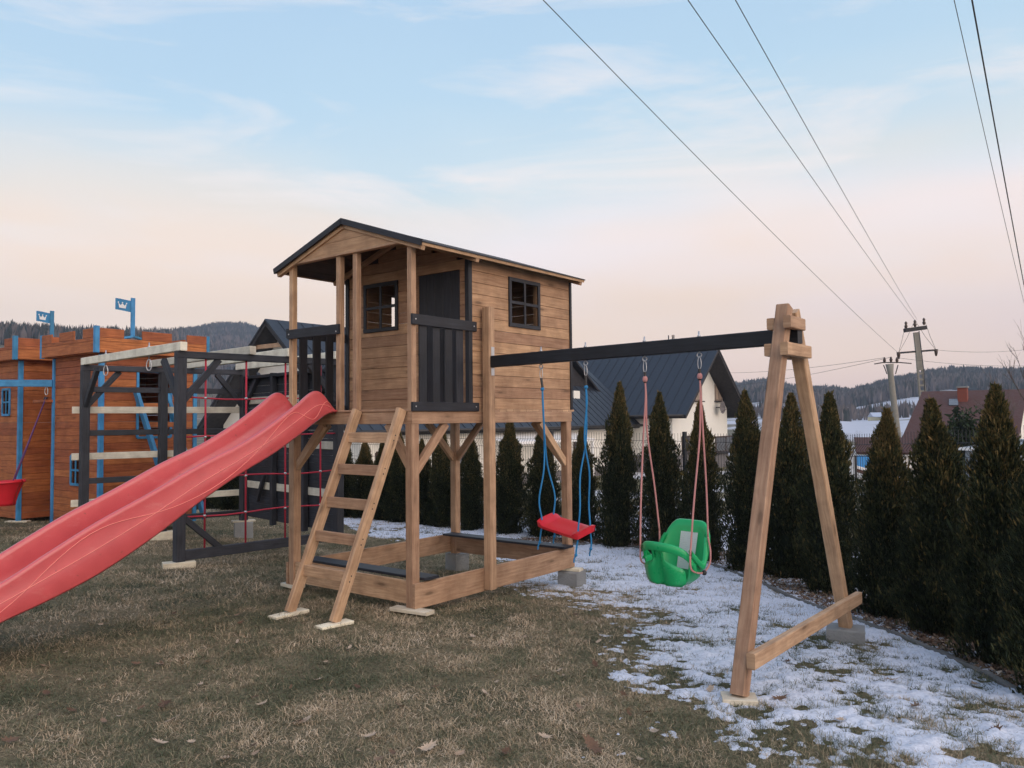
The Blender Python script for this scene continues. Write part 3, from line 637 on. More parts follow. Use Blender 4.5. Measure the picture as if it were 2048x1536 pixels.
# green toddler seat
o_ = Vector((1.83, .62, .50)); gs = thing('toddler_swing', 'green plastic toddler bucket swing with a white printed sheet on pink ropes', 'swing', hw(*o_), YAW)
ga = math.radians(-11); cgx, cgy = 1.825, .62
def gp(u, v, z): return (cgx+u*math.cos(ga)-v*math.sin(ga), cgy+u*math.sin(ga)+v*math.cos(ga), z+.035)
shell = MB(); rws = []; NA = 36
for i in range(NA+1):
    th = math.radians(-28+(236)*i/NA)                 # around the back from one front corner to the other
    cx_, sy_ = math.cos(th), math.sin(th)
    a_, b2 = .185, .155
    k = 4; den = (abs(cx_)**k+abs(sy_)**k)**(1/k); u, v = a_*cx_/den*1.0, b2*sy_/den
    back = max(0, sy_); zt2 = .445+.235*float(sstep(.30, .92, sy_)); zbm = .318
    row = []
    for q in range(9):
        f = q/8; sc = .80+.20*f if f < .35 else .87+.13*f; rr_ = (0.62+.38*min(1, (f/.16))**.5) if f < .16 else 1
        row.append(gp(u*sc*rr_+0, v*sc*rr_+.03*f*back, zbm-.03*(1-min(1, f/.16))+(zt2-zbm)*f))
    lip = row[-1]; row.append(gp(u*1.07, v*1.07+.03*back, zt2+.004)); row.append(gp(u*1.09, v*1.09+.03*back, zt2-.014)); rws.append(row)
shell.grid(rws)
shell = part(shell, 'seat', M['green'], gs, o_, solid=.006)
fl = MB(); fl.poly([r_[0] for r_ in rws]); part(fl, 'seat_pan', M['green'], gs, o_)
# front guard: bar that sweeps round from the arms, and the central panel down to the pan
bar = MB(); brow = []
for i in range(25):
    t_ = i/24; th = math.radians(-12-156*t_); u = .205*math.cos(th); v = .175*math.sin(th)*1.08; z = .500+.05*math.sin(math.pi*t_)-.10*(abs(2*t_-1)**5)
    brow.append([gp(u, v, z-.030), gp(u*1.03, v*1.03, z-.024), gp(u*1.045, v*1.045, z+.020), gp(u*1.0, v*1.0, z+.028), gp(u*.955, v*.955, z+.022), gp(u*.965, v*.965, z-.024)])
bar.grid([list(r_)+[r_[0]] for r_ in brow]); part(bar, 'front_bar', M['green'], gs, o_)
ap = MB(); ar = []
for i in range(13):
    f = i/12; z = .292+.24*f; w_ = .165*min(1, .80+.2*f/.12) if f < .45 else .165-(.165-.042)*float(sstep(.45, .72, f)); pr_ = -.128-.055*f
    ar.append([gp(-w_, pr_+.05*(w_/.165)**2, z), gp(-w_*.62, pr_+.008, z), gp(-.036, pr_-.008, z), gp(-.026, pr_+.014, z), gp(.026, pr_+.014, z), gp(.036, pr_-.008, z), gp(w_*.62, pr_+.008, z), gp(w_, pr_+.05*(w_/.165)**2, z)])
ap.grid(ar); part(ap, 'front_panel', M['green'], gs, o_, solid=.006)
for sd in (-1, 1):
    arm_ = [(.195, -.085, .515), (.205, -.04, .47), (.208, .01, .425), (.203, .045, .43), (.192, .075, .48), (.178, .10, .54), (.165, .118, .575)]; arm_ = smooth(arm_, 4); am2 = MB()
    am2.grid([[gp(sd*u_*.93, v_, z_+.016), gp(sd*u_*1.06, v_, z_+.016), gp(sd*u_*1.09, v_, z_), gp(sd*u_*1.06, v_, z_-.022), gp(sd*u_*.96, v_, z_-.022), gp(sd*u_*.93, v_, z_+.016)] for u_, v_, z_ in arm_]); part(am2, 'side_arm', M['green'], gs, o_)
pa = MB(); b = len(pa.v); q = [gp(-.065, .108, .365), gp(.07, .108, .365), gp(.085, .150, .61), gp(-.055, .150, .61)]
pa.v += q; pa.face([b, b+1, b+2, b+3], [(0, 0), (.095, 0), (.095, .21), (0, .21)], .5); pa.face([b+3, b+2, b+1, b], [(0, 0)]*4, .5); part(pa, 'printed_sheet', M['paper'], gs, o_)
for (bx, su) in ((1.616, -1), (2.045, 1)):
    q = bp_(bx); mb = MB(); carabiner(mb, (q.x, q.y, q.z-.078)); part(mb, 'carabiner', M['steel'], gs, o_)
    zc = q.z-.160; mb = MB(); mb.board((q.x, q.y, zc), (q.x, q.y, zc-.04), .022, .012, c=.003); mb.tube([(q.x, q.y, zc-.05), (q.x, q.y, zc-.075)], .012, 8); part(mb, 'loop', M['dark'], gs, o_)
    top = Vector((q.x, q.y, zc-.055)); mb = MB(); mb.ball(top+Vector((0, 0, .005)), .018, 10, sc=(1, 1, 1.4))
    ef = Vector(gp(.205*su, -.10, .50)); eb = Vector(gp(.20*su, .10, .60))
    for e, w2 in ((ef, -1), (eb, 1)):
        rope(mb, [top, top+Vector((.004, w2*.004, -.12)), top.lerp(e, .35)+Vector((.012*su, -.02*w2, 0)), top.lerp(e, .7)+Vector((.006*su, 0, 0)), e], .0062)
    rope(mb, [ef, ef+Vector((0, .015, -.09)), Vector(gp(.20*su, .03, .375)), Vector(gp(.212*su, .09, .42)), Vector(gp(.21*su, .11, .5)), eb], .0062)
    part(mb, 'rope', M['pkrope'], gs, o_)
    mb = MB(); mb.ball(gp(.205*su, .045, .375), .018, 8); part(mb, 'rope_clip', M['dark'], gs, o_)

# ---------------------------------------------------------------- pads and blocks under the feet
def pad(name, label, x, y, L, Wd, rot_, z0, z1, mat, cat, group, house=True, c=.003):
    w_ = hw(x, y) if house else Vector((x, y, 0)); r_ = rot_+(YAW if house else 0)
    mb = MB(); mb.box(-L/2, L/2, -Wd/2, Wd/2, z0, z1, c=c); o = mb.build(name, mat); o.location = w_; o.rotation_euler = (0, 0, r_); tag(o, label, cat, group); return o
GP = 'pale boards laid under the feet'
pad('base_board', 'pale board under the left foot of the wooden ladder', -.655, -.62, .10, .30, .05, gz(*hw(-.655, -.62)[:2])-.01, .018, M['raw'], 'board', GP)
pad('base_board', 'pale board under the right foot of the wooden ladder', -.14, -.62, .10, .26, -.08, gz(*hw(-.14, -.62)[:2])-.01, .018, M['raw'], 'board', GP)
pad('base_board', 'pale board under the front corner post of the playhouse', -.01, -.0, .34, .10, .14, -.01, .0175, M['raw'], 'board', GP)
pad('base_board', 'pale board under the far left post of the playhouse', -1.50, .04, .22, .11, -.1, -.01, .0175, M['raw'], 'board', GP)
pad('base_board', 'pale board under the near foot of the swing frame', ax, -.345, .17, .13, .5, -.03, .0175, M['raw'], 'board', GP)
pad('base_board', 'pale offcut on the concrete block at the back right post', .0, DD-.03, .20, .10, .2, -.022, .003, M['raw'], 'board', GP)
def block(x, y, L, Wd, rot_, ztop, label, house=True):
    w_ = hw(x, y) if house else Vector((x, y, 0)); zg = gz(w_.x, w_.y)-.03
    return pad('concrete_block', label, x, y, L, Wd, rot_, zg, ztop, M['conc'], 'block', 'grey concrete blocks under the feet', house, c=.008)
block(.01, DD-.04, .20, .19, .1, -.0225, 'grey concrete block under the back right post of the playhouse')
block(-WW+.06, DD-.04, .19, .18, -.15, .003, 'grey concrete block under the back left post of the playhouse')
block(ax, 1.49, .24, .20, .25, -.021, 'grey concrete block on snow under the rear foot of the swing frame')

# ================================================================ dark climbing frame with white boards and rope net
cA, cB_, cC, cD = Vector((-3.33, 8.02, 0)), Vector((-5.27, 9.86, 0)), Vector((-3.74, 11.15, 0)), Vector((-2.03, 9.34, 0))
clm = thing('climbing_frame', 'dark graphite climbing frame with cream crossboards and a red rope net', 'climbing frame', cA)
def K(mb, name, mat, parent=clm, label=None): return part(mb, name, mat, parent, cA if parent == clm else cA, label)
def kb(name, mat, p0, p1, w, t, up=(0, 0, 1), parent=clm, c=.004):
    mb = MB(); mb.board(p0, p1, w, t, up, c); return K(mb, name, mat, parent)
v3 = lambda p, z: Vector((p.x, p.y, z))
e1 = (cB_-cA).normalized(); e2 = (cD-cA).normalized()
for q, zg in ((cA, .03), (cB_, .0), (cC, .05), (cD, .02)): kb('post', M['graph'], v3(q, zg), v3(q, 2.06), .095, .095, up=e1, c=.008)
mBC = cB_.lerp(cC, .46); kb('post', M['graph'], v3(mBC, 0), v3(mBC, 2.06), .095, .095, up=e1, c=.008)
kb('top_beam', M['graph'], v3(cA-e2*.05, 2.095), v3(cD+e2*.05, 2.095), .075, .07); kb('top_beam', M['graph'], v3(cB_-e2*.05, 2.095), v3(cC+e2*.05, 2.095), .075, .07)
# cream beams across the top
for k, (t_, a0, a1) in enumerate(((.0, -.06, .05), (.40, -.06, .06), (.64, -.06, .06), (.97, -.06, .06))):
    a = cA.lerp(cD, t_)-e1*.07; b_ = cB_.lerp(cC, t_)+e1*.06
    kb('cream_beam', M['cream'], v3(a, 2.175), v3(b_, 2.175), .07, .088)
# hooks under the first cream beam
for f_ in (.30, .74):
    q = v3((cA-e1*.07).lerp(cB_+e1*.06, f_), 2.131); mb = MB(); mb.tube([(q.x, q.y, q.z+.14), (q.x, q.y, q.z-.045)], .006, 6); mb.tube([(q.x, q.y, q.z+.091), (q.x, q.y, q.z+.102)], .014, 6); hk = K(mb, 'hook', M['steel'])
    mb = MB(); carabiner(mb, (q.x, q.y, q.z-.04), L=.12, w=.03, r=.006); K(mb, 'carabiner', M['steel'], parent=hk)
# braces
def brace(p, d, z0, L=.40, parent=clm): kb('brace', M['graph'], v3(p, z0), v3(p+d*L, z0+L*1.15), .065, .05, up=Vector((d.y, -d.x, 0)))
for p, d in ((cA, e1), (cB_, -e1), (cA, e2), (cB_, e2), (cC, -e2), (cC, -e1), (cD, e1), (cD, -e2)): brace(p, d, 1.60)
kb('brace', M['graph'], v3(cA+e2*.04, .46), v3(cA+e2*.42, .12), .06, .05, up=Vector((e2.y, -e2.x, 0)))
kb('bottom_beam', M['graph'], v3(cA+e2*.05, .085), v3(cD-e2*.02, .085), .06, .10)
kb('bottom_beam', M['graph'], v3(cA.lerp(cB_, .02), 0.5)+Vector((0, 0, 0)), v3(cA.lerp(cB_, .02), .5)+e1*.01, .01, .01) if 0 else None
# back-left side: alternating dark and cream boards
dBC = (cC-cB_).normalized(); oB = -e1*.065
for z, mt in ((1.83, 'graph'), (1.575, 'cream'), (1.29, 'graph'), (1.0, 'cream'), (.70, 'graph'), (.43, 'cream'), (.16, 'graph')):
    if mt == 'cream': kb('crossboard', M['cream'], v3(cB_-dBC*.12, z)-oB*1.0, v3(cC+dBC*.06, z)-oB*1.0, .022, .085)
    else: kb('crossboard', M['graph'], v3(cB_, z), v3(cC, z), .045, .07)
# back-right side: plank wall with cream boards and studs
dDC = (cC-cD).normalized(); nDC = Vector((dDC.y, -dDC.x, 0)); mb = MB(); z = .10
while z < 2.0:
    mb.board(v3(cD, z+.05)+nDC*.06, v3(cC, z+.05)+nDC*.06, .02, .098); z += .10
K(mb, 'plank_wall', M['graph'])
for f_ in (.35, .68): q = cC.lerp(cD, f_); kb('stud', M['graph'], v3(q, .06), v3(q, 2.05), .07, .07, up=dDC)
for z in (1.70, 1.12, .55): kb('crossboard', M['cream'], v3(cD+dDC*.0, z)+nDC*.04, v3(cC, z)+nDC*.04, .016, .095)
for (f_, z0, df, dz) in ((.22, 1.35, .10, .30), (.50, 1.45, -.08, .26), (.55, .80, .09, .28), (.80, 1.5, .07, .3), (.18, .35, .08, .36)):
    q = cC.lerp(cD, f_); q2 = cC.lerp(cD, f_+df); kb('foothold', M['graph'], v3(q, z0)-nDC*.01, v3(q2, z0+dz)-nDC*.01, .05, .05, up=nDC)
kb('top_rail', M['graph'], v3(cD, 2.02)+nDC*.02, v3(cC, 2.02)+nDC*.02, .11, .04)
# rope net
LN = (cD-cA).length; net = MB(); ts = (.14, .38, .63, .87); q = lambda t_, z: v3(cA.lerp(cD, t_), z)
for k, t_ in enumerate(ts):
    mb = MB(); mb.tube([q(t_, .10), q(t_, 2.13)], .0105, 7)
    if k == 0: net = K(mb, 'rope_net', M['redrope'])
    else: K(mb, 'vertical_rope', M['redrope'], parent=net)
for z in (1.66, 1.26, .84, .46):
    mb = MB(); mb.tube([q(t_, z+(.012*math.sin(t_*9+z*5))) for t_ in (.03, .14, .26, .38, .5, .63, .75, .87, .98)], .0085, 7); K(mb, 'horizontal_rope', M['redrope'], parent=net)
    for t_ in ts: mb = MB(); mb.ball(q(t_, z), .019, 8, sc=(1, 1, .8)); K(mb, 'rope_joint', M['steel'], parent=net)
for nm, p, L_, z1 in (('near', cA, .3, .03), ('mid', mBC, .26, .0), ('far', cC, .3, .05)):
    mb = MB(); zg = gz(p.x, p.y); mb.box(-.15, .15, -.07, .07, (zg-.02 if nm != 'far' else .028), z1-.001); o = mb.build('base_board', M['raw']); o.location = (p.x, p.y, 0); o.rotation_euler = (0, 0, .5)
    tag(o, {'near': 'pale board under the nearest post of the dark climbing frame', 'mid': 'pale board under the middle rear post of the climbing frame', 'far': 'pale board on the block under the far post of the climbing frame'}[nm], 'board', GP)
mb = MB(); mb.box(-.12, .12, -.10, .10, gz(cC.x, cC.y)-.02, .0275, c=.008); o = mb.build('concrete_block', M['conc']); o.location = (cC.x, cC.y, 0); o.rotation_euler = (0, 0, .4); tag(o, 'grey concrete block under the far post of the dark climbing frame', 'block', 'grey concrete blocks under the feet')

# ================================================================ orange castle with blue trims
RT = math.atan2(.8, .6); ra = Vector((.60, .80, 0)); la = Vector((-.80, .60, 0))
def castle(corner, zg, label, zt_=2.70, detail=True):
    """corner: nearest corner of the battlements; right face runs along ra, left face along la"""
    r = thing('castle_tower', label, 'play castle', v3(corner, zg))
    off = v3(corner, zg); S_ = 1.64; ins = .14; bc = corner+(ra+la)*ins; sb_ = S_-2*ins
    def pt(o_, a, b_, z): return v3(o_+ra*a+la*b_, z)
    def put(mb, name, mat, parent=r): return part(mb, name, mat, parent, off)
    def faceboards(name, o_, ax_, nrm, L, z0, z1, openings=(), h=.098, t_=.02):
        mb = MB(); z = z0
        while z < z1-.01:
            zz = min(z+h-.003, z1); ss = [(0, L)]
            for (a0, a1, q0, q1) in openings:
                if q0 < zz-.03 and q1 > z+.03:
                    ns = []
                    for (s0, s1) in ss:
                        if a0 > s0: ns.append((s0, min(a0, s1)))
                        if a1 < s1: ns.append((max(a1, s0), s1))
                    ss = [w_ for w_ in ns if w_[1]-w_[0] > .01]
            for (s0, s1) in ss: mb.board(v3(o_+ax_*s0, (z+zz)/2)+nrm*t_/2, v3(o_+ax_*s1, (z+zz)/2)+nrm*t_/2, t_, zz-z, c=.003)
            z += h
        return put(mb, name, M['castle'])
    ztw = zt_-.33
    rop = [(.50, .98, 1.22, 2.12)] if detail else []
    lop = [(.52, .80, .55, .95)] if detail else [(.95, 1.3, .0, .93), (.33, .60, 1.55, 1.95)]
    faceboards('wall', bc, ra, -la, sb_, zg+.02, ztw+.02, rop); faceboards('wall', bc, la, -ra, sb_, zg+.02, ztw+.02, lop)
    faceboards('wall', bc+la*sb_, ra, la, sb_, zg+.02, ztw+.02); faceboards('wall', bc+ra*sb_, la, ra, sb_, zg+.02, ztw+.02)
    mb = MB()                                         # floor of the battlements (closes the tower)
    for k in range(14): mb.board(pt(corner, .02, .06+k*.116, ztw-.0), pt(corner, S_-.02, .06+k*.116, ztw-.0), .112, .02)
    put(mb, 'deck', M['castle'])
    # battlements: one continuous board, merlons above
    for o_, ax_, nrm in ((corner, ra, -la), (corner, la, -ra), (corner+la*S_, ra, la), (corner+ra*S_, la, ra)):
        mb = MB(); mb.board(v3(o_, ztw+.075)+nrm*.01, v3(o_+ax_*S_, ztw+.075)+nrm*.01, .02, .15); mb.board(v3(o_, ztw+.175)+nrm*.01, v3(o_+ax_*S_, ztw+.175)+nrm*.01, .02, .045)
        put(mb, 'parapet', M['castle'])
        for (a0, a1) in ((0.02, .36), (.62, 1.06), (1.30, S_-.02)):
            mb = MB(); mb.board(v3(o_+ax_*a0, ztw+.262)+nrm*.01, v3(o_+ax_*a1, ztw+.262)+nrm*.01, .02, .125); put(mb, 'merlon', M['castle'])
    for q_, (s1, s2) in ((corner, (-1, -1)), (corner+ra*S_, (1, -1)), (corner+la*S_, (-1, 1)), (corner+(ra+la)*S_, (1, 1))):
        mb = MB(); c_ = q_+ra*s1*.0+la*s2*.0; mb.board(v3(c_-ra*.012*1-la*.012, ztw-.01), v3(c_-ra*.012-la*.012, zt_+.02), .06, .06, up=ra) if (s1, s2) == (-1, -1) else mb.board(v3(c_, ztw-.01), v3(c_, zt_), .05, .05, up=ra); put(mb, 'corner_trim', M['blue'])
    for q_ in (bc-(ra+la)*.012, bc+ra*(sb_+.012)-la*.012, bc+la*(sb_+.012)-ra*.012):
        mb = MB(); mb.board(v3(q_, zg+.0), v3(q_, ztw-.012), .06, .06, up=ra); put(mb, 'corner_trim', M['blue'])
    def frame(o_, ax_, nrm, a0, a1, z0, z1, name='window_frame', bars=True, w_=.035):
        mb = MB()
        for (p0, p1) in (((a0, z0), (a0, z1)), ((a1, z0), (a1, z1)), ((a0, z0), (a1, z0)), ((a0, z1), (a1, z1))):
            mb.board(v3(o_+ax_*p0[0], p0[1])+nrm*.03, v3(o_+ax_*p1[0], p1[1])+nrm*.03, w_ if p0[0] == p1[0] else .02, .02 if p0[0] == p1[0] else w_, up=(nrm if p0[0] == p1[0] else (0, 0, 1)), c=.002)
        f_ = put(mb, name, M['blue'])
        if bars:
            mb = MB(); am, zm = (a0+a1)/2, (z0+z1)/2; mb.board(v3(o_+ax_*am, z0)+nrm*.028, v3(o_+ax_*am, z1)+nrm*.028, .028, .012, up=nrm, c=.001); mb.board(v3(o_+ax_*a0, zm)+nrm*.026, v3(o_+ax_*a1, zm)+nrm*.026, .012, .028, c=.001); put(mb, 'glazing_bars', M['blue'], f_)
    if detail:
        frame(bc, la, -ra, .52, .80, .55, .95); frame(bc, ra, -la, .49, .99, 1.20, 2.14, 'door_frame', False)
        mb = MB(); mb.board(v3(bc+ra*.42, 1.88)-la*.10, v3(bc+ra*.66, .05)-la*.75, .05, .09, up=-la); l_ = put(mb, 'ladder', M['blue'])
        mb = MB(); mb.board(v3(bc+ra*.86, 1.88)-la*.10, v3(bc+ra*1.10, .05)-la*.75, .05, .09, up=-la); put(mb, 'side_rail', M['blue'], l_)
        for k in range(6):
            z_ = .3+k*.27; f = (1.88-z_)/1.83; mb = MB(); mb.board(v3(bc+ra*(.42+.24*f)-la*(.10+.65*f), z_), v3(bc+ra*(.86+.24*f)-la*(.10+.65*f), z_), .03, .07); put(mb, 'rung', M['castle'], l_)
    else:
        frame(bc, la, -ra, .33, .60, 1.55, 1.95); mb = MB(); mb.board(v3(bc+la*.95, .0)-ra*.03, v3(bc+la*.95, .80)-ra*.03, .04, .02, up=ra); put(mb, 'arch_trim', M['blue'])
    # flag on a post with feet, standing on the parapet
    fx = corner+ra*(.50 if detail else .52)+la*.02
    fp = MB(); fp.board(v3(fx, zt_-.10), v3(fx, zt_+.455), .055, .03, up=la, c=.003)
    if detail: pass
    fl_ = put(fp, 'flag_pole', M['blue'])
    for sg in (-1, 1):
        mb = MB(); mb.board(v3(fx, zt_-.085), v3(fx+ra*sg*.17, zt_-.12), .05, .03); put(mb, 'foot', M['blue'], fl_)
    ff = MB(); fd = Vector((-1, .05, 0)); n = 14; top = []; bot = []
    for k in range(n+1):
        u = k/n; wv = -.013*math.cos(u*math.pi); top.append(v3(fx, zt_+.428+.02*u+wv)+fd*(.0+.25*u)); bot.append(v3(fx, zt_+.268+.02*u+wv)+fd*(.0+.25*u))
    for sgn in (-.008, .008):
        rr_ = [[p+Vector((0, sgn, 0)) for p in (top if sgn < 0 else bot)], [p+Vector((0, sgn, 0)) for p in (bot if sgn < 0 else top)]]; ff.grid(rr_)
    rim = [[p+Vector((0, -.008, 0)) for p in top]+[p+Vector((0, -.008, 0)) for p in bot[::-1]]+[top[0]+Vector((0, -.008, 0))], [p+Vector((0, .008, 0)) for p in top]+[p+Vector((0, .008, 0)) for p in bot[::-1]]+[top[0]+Vector((0, .008, 0))]]; ff.grid(rim)
    put(ff, 'flag', M['blue'], fl_)
    cr_ = MB(); cpt = [(-.045, -.034), (.045, -.034), (.058, .036), (.026, .004), (0, .036), (-.026, .004), (-.058, .036)]
    base_ = v3(fx, zt_+.350)+fd*.145
    for yy in (-.0112,):
        pts = [base_+Vector((x_, yy, z_-.18*x_)) for x_, z_ in cpt]
        for tri in ((0, 1, 3), (1, 2, 3), (0, 3, 5), (3, 4, 5), (0, 5, 6)): cr_.poly([pts[k] for k in tri], r=.5)
    for x_, z_ in ((.058, .040), (0, .042), (-.058, .040)): cr_.ball(base_+Vector((x_, -.0112, z_-.18*x_)), .011, 6, sc=(1, .15, 1))
    put(cr_, 'crown_emblem', M['white'], fl_)
    return r, bc
T1 = Vector((-5.58, 10.72, 0)); t1, bc1 = castle(T1, -.06, 'nearer orange plank castle tower with blue corner trims and crown flag')
T2 = Vector((-7.50, 12.05, 0)); t2, bc2 = castle(T2, -.06, 'farther orange plank castle tower at the left edge with blue trims', 2.72, False)
mb = MB(); wl = MB()
a = bc2+ra*1.36; b_ = bc1+la*1.36+ra*.30
for z in np.arange(0.05, 2.0, .098): mb.board(v3(bc2+ra*1.2-la*.0, z+.05), v3(bc1+la*1.38+ra*.2, z+.05), .02, .095)
lw = mb.build('castle_link_wall', M['castle'], None, v3(bc2+ra*1.2, 0)); lw.location = v3(bc2+ra*1.2, 0); tag(lw, 'low orange plank wall joining the two castle towers', 'wall')
mb = MB(); sh0 = bc1+la*1.365+ra*.02; mb.board(v3(sh0+ra*.0, 1.74), v3(sh0+la*.45, 1.74), .30, .04, up=(0, 0, 1)); mb2 = mb
o = mb.build('castle_shelf', M['castle'], None, v3(sh0, 1.74)); o.location = v3(sh0, 1.74); tag(o, 'orange board shelf on the side of the nearer castle tower', 'shelf')
# blue swing beam leaving the tower to the left with a red bucket seat
q0 = bc1+la*1.40-ra*.03; q1 = q0+Vector((-3.2, -.9, 0)); bb = thing('castle_swing_beam', 'blue painted swing beam fixed to the nearer castle tower', 'swing frame', v3(q1, gz(q1.x, q1.y)))
of = v3(q1, gz(q1.x, q1.y)); mb = MB(); mb.board(v3(q0, 2.0), v3(q1, 2.0), .075, .10); part(mb, 'beam', M['blue'], bb, of)
for sg in (-1, 1): mb = MB(); d_ = Vector((-.27, .96, 0))*sg; mb.board(v3(q1+d_*.9, gz(*(q1+d_*.9)[:2])), v3(q1, 2.1), .08, .08, up=(1, 0, 0)); part(mb, 'leg', M['blue'], bb, of)
q = at(33, 770, 11.0); t_ = (q.x-q0.x)/(q1.x-q0.x); q = q0.lerp(q1, t_); rs_ = thing('bucket_swing', 'red plastic bucket swing seat on a purple rope by the castle', 'swing', v3(q, .55))
of = v3(q, .55); mb = MB(); carabiner(mb, (q.x, q.y, 1.95), L=.12, w=.025, r=.006); part(mb, 'carabiner', M['steel'], rs_, of)
c0 = at(2, 985, 10.9); mb = MB(); rr_ = []
for k in range(10):
    f = k/9; zz = c0.z-.17+.32*f; rad = .17+.11*f**1.5
    rr_.append([(c0.x+rad*math.cos(a_)*(1.05), c0.y+rad*.9*math.sin(a_), zz+.02*math.cos(a_)*f) for a_ in np.linspace(0, 2*math.pi, 29)])
rr_.append([(c0.x+(.30)*math.cos(a_), c0.y+.27*math.sin(a_), c0.z+.135) for a_ in np.linspace(0, 2*math.pi, 29)])
mb.grid(rr_); mb.poly([Vector(p) for p in rr_[0][:-1]]); part(mb, 'seat', M['redseat'], rs_, of, solid=.01)
M['prrope'] = plain('purple_rope', (.12, .05, .16), .8)
mb = MB(); mb.tube([(q.x, q.y, 1.80), (q.x-.02, q.y, 1.75)], .025, 8); part(mb, 'loop', M['dark'], rs_, of)
mb = MB(); mb.tube([(q.x, q.y, 1.80), (c0.x+.15, c0.y, c0.z+.13)], .009, 6); part(mb, 'rope', M['prrope'], rs_, of)
mb = MB(); mb.tube([(q.x, q.y, 1.80), (c0.x+.02, c0.y+.25, c0.z+.13)], .009, 6); part(mb, 'rope', M['prrope'], rs_, of)
pp = bc2-(ra+la)*.02; mb = MB(); mb.box(-.16, .16, -.07, .07, gz(pp.x, pp.y)-.02, -.061); o = mb.build('base_board', M['raw']); o.location = (pp.x, pp.y, 0); o.rotation_euler = (0, 0, .1); tag(o, 'pale board under the corner of the farther castle tower', 'board', GP)

# ================================================================ hedge of columnar thujas
def thuja_mesh(seed, n, H=2.0, R=.36, tip=.35):
    g_ = np.random.default_rng(seed); h = g_.random(n)**.95*H
    def prof(f): return np.clip((1-f)/.62, 0, 1)**.86*np.where(f < .12, .84+.16*f/.12, 1)*(1-.10*np.clip((f-.12)/.3, 0, 1)*(f < .45))+.0*f
    f = h/H; th = g_.uniform(0, 2*np.pi, n)
    lob = 1+.20*np.sin(th*3+f*7+seed)+.16*np.sin(th*5-f*17+seed)+.14*np.sin(th*2+f*29)+.10*np.sin(f*55+th*4)
    rad = R*prof(f)*lob; u = g_.random(n)**.34*(1+.15*np.abs(g_.normal(0, 1, n))*(g_.random(n) < .22)); r = rad*u+.010
    x, y = r*np.cos(th), r*np.sin(th)
    L = g_.uniform(.022, .060, n)*(1-.25*(f > .8))*(1+.9*(g_.random(n) < .02)); w = L*g_.uniform(.22, .45, n)
    tilt = np.clip(g_.normal(.55, .28, n), .0, 1.3); az = th+g_.normal(0, .5, n)
    D = np.stack([np.sin(tilt)*np.cos(az), np.sin(tilt)*np.sin(az), np.cos(tilt)], 1); rt = g_.uniform(0, 2*np.pi, n)
    q = np.stack([-np.sin(az), np.cos(az), np.zeros(n)], 1); nn = np.cross(D, q); Sd = q*np.cos(rt)[:, None]+nn*np.sin(rt)[:, None]
    P0 = np.stack([x, y, h], 1); Lc = L[:, None]; wc = w[:, None]
    V = np.stack([P0, P0+D*Lc*.55+Sd*wc*.5, P0+D*Lc, P0+D*Lc*.45-Sd*wc*.5, P0+D*Lc*.9+Sd*wc*.75, P0+D*Lc*.85-Sd*wc*.7], 1).reshape(-1, 3)
    b = np.arange(n)*6
    Fc = np.concatenate([np.stack([b, b+1, b+2], 1), np.stack([b, b+2, b+3], 1), np.stack([b, b+4, b+1], 1), np.stack([b, b+3, b+5], 1)])
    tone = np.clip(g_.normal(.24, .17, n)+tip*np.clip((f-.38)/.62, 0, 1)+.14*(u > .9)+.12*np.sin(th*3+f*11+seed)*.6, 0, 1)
    # dense inner body
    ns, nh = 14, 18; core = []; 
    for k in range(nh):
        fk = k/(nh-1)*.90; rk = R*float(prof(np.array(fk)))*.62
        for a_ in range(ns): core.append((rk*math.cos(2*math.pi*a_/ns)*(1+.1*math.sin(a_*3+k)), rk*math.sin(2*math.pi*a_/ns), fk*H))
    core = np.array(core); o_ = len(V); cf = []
    for k in range(nh-1):
        for a_ in range(ns):
            a2 = (a_+1) % ns; p = o_+k*ns; cf += [(p+a_, p+a2, p+ns+a2), (p+a_, p+ns+a2, p+ns+a_)]
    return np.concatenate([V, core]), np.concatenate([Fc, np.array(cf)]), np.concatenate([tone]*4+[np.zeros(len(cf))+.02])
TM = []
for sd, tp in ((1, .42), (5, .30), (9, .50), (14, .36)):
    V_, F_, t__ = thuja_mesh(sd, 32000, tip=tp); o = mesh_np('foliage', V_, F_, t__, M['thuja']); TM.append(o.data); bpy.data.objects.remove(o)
mb = MB(); mb.tube([(0, 0, -.05), (.01, 0, .7), (0, .01, 1.5), (.005, 0, 1.93)], .03, 7, rads=[.035, .028, .016, .004]); trk = mb.build('trunk', M['bark']); TRK = trk.data; bpy.data.objects.remove(trk)
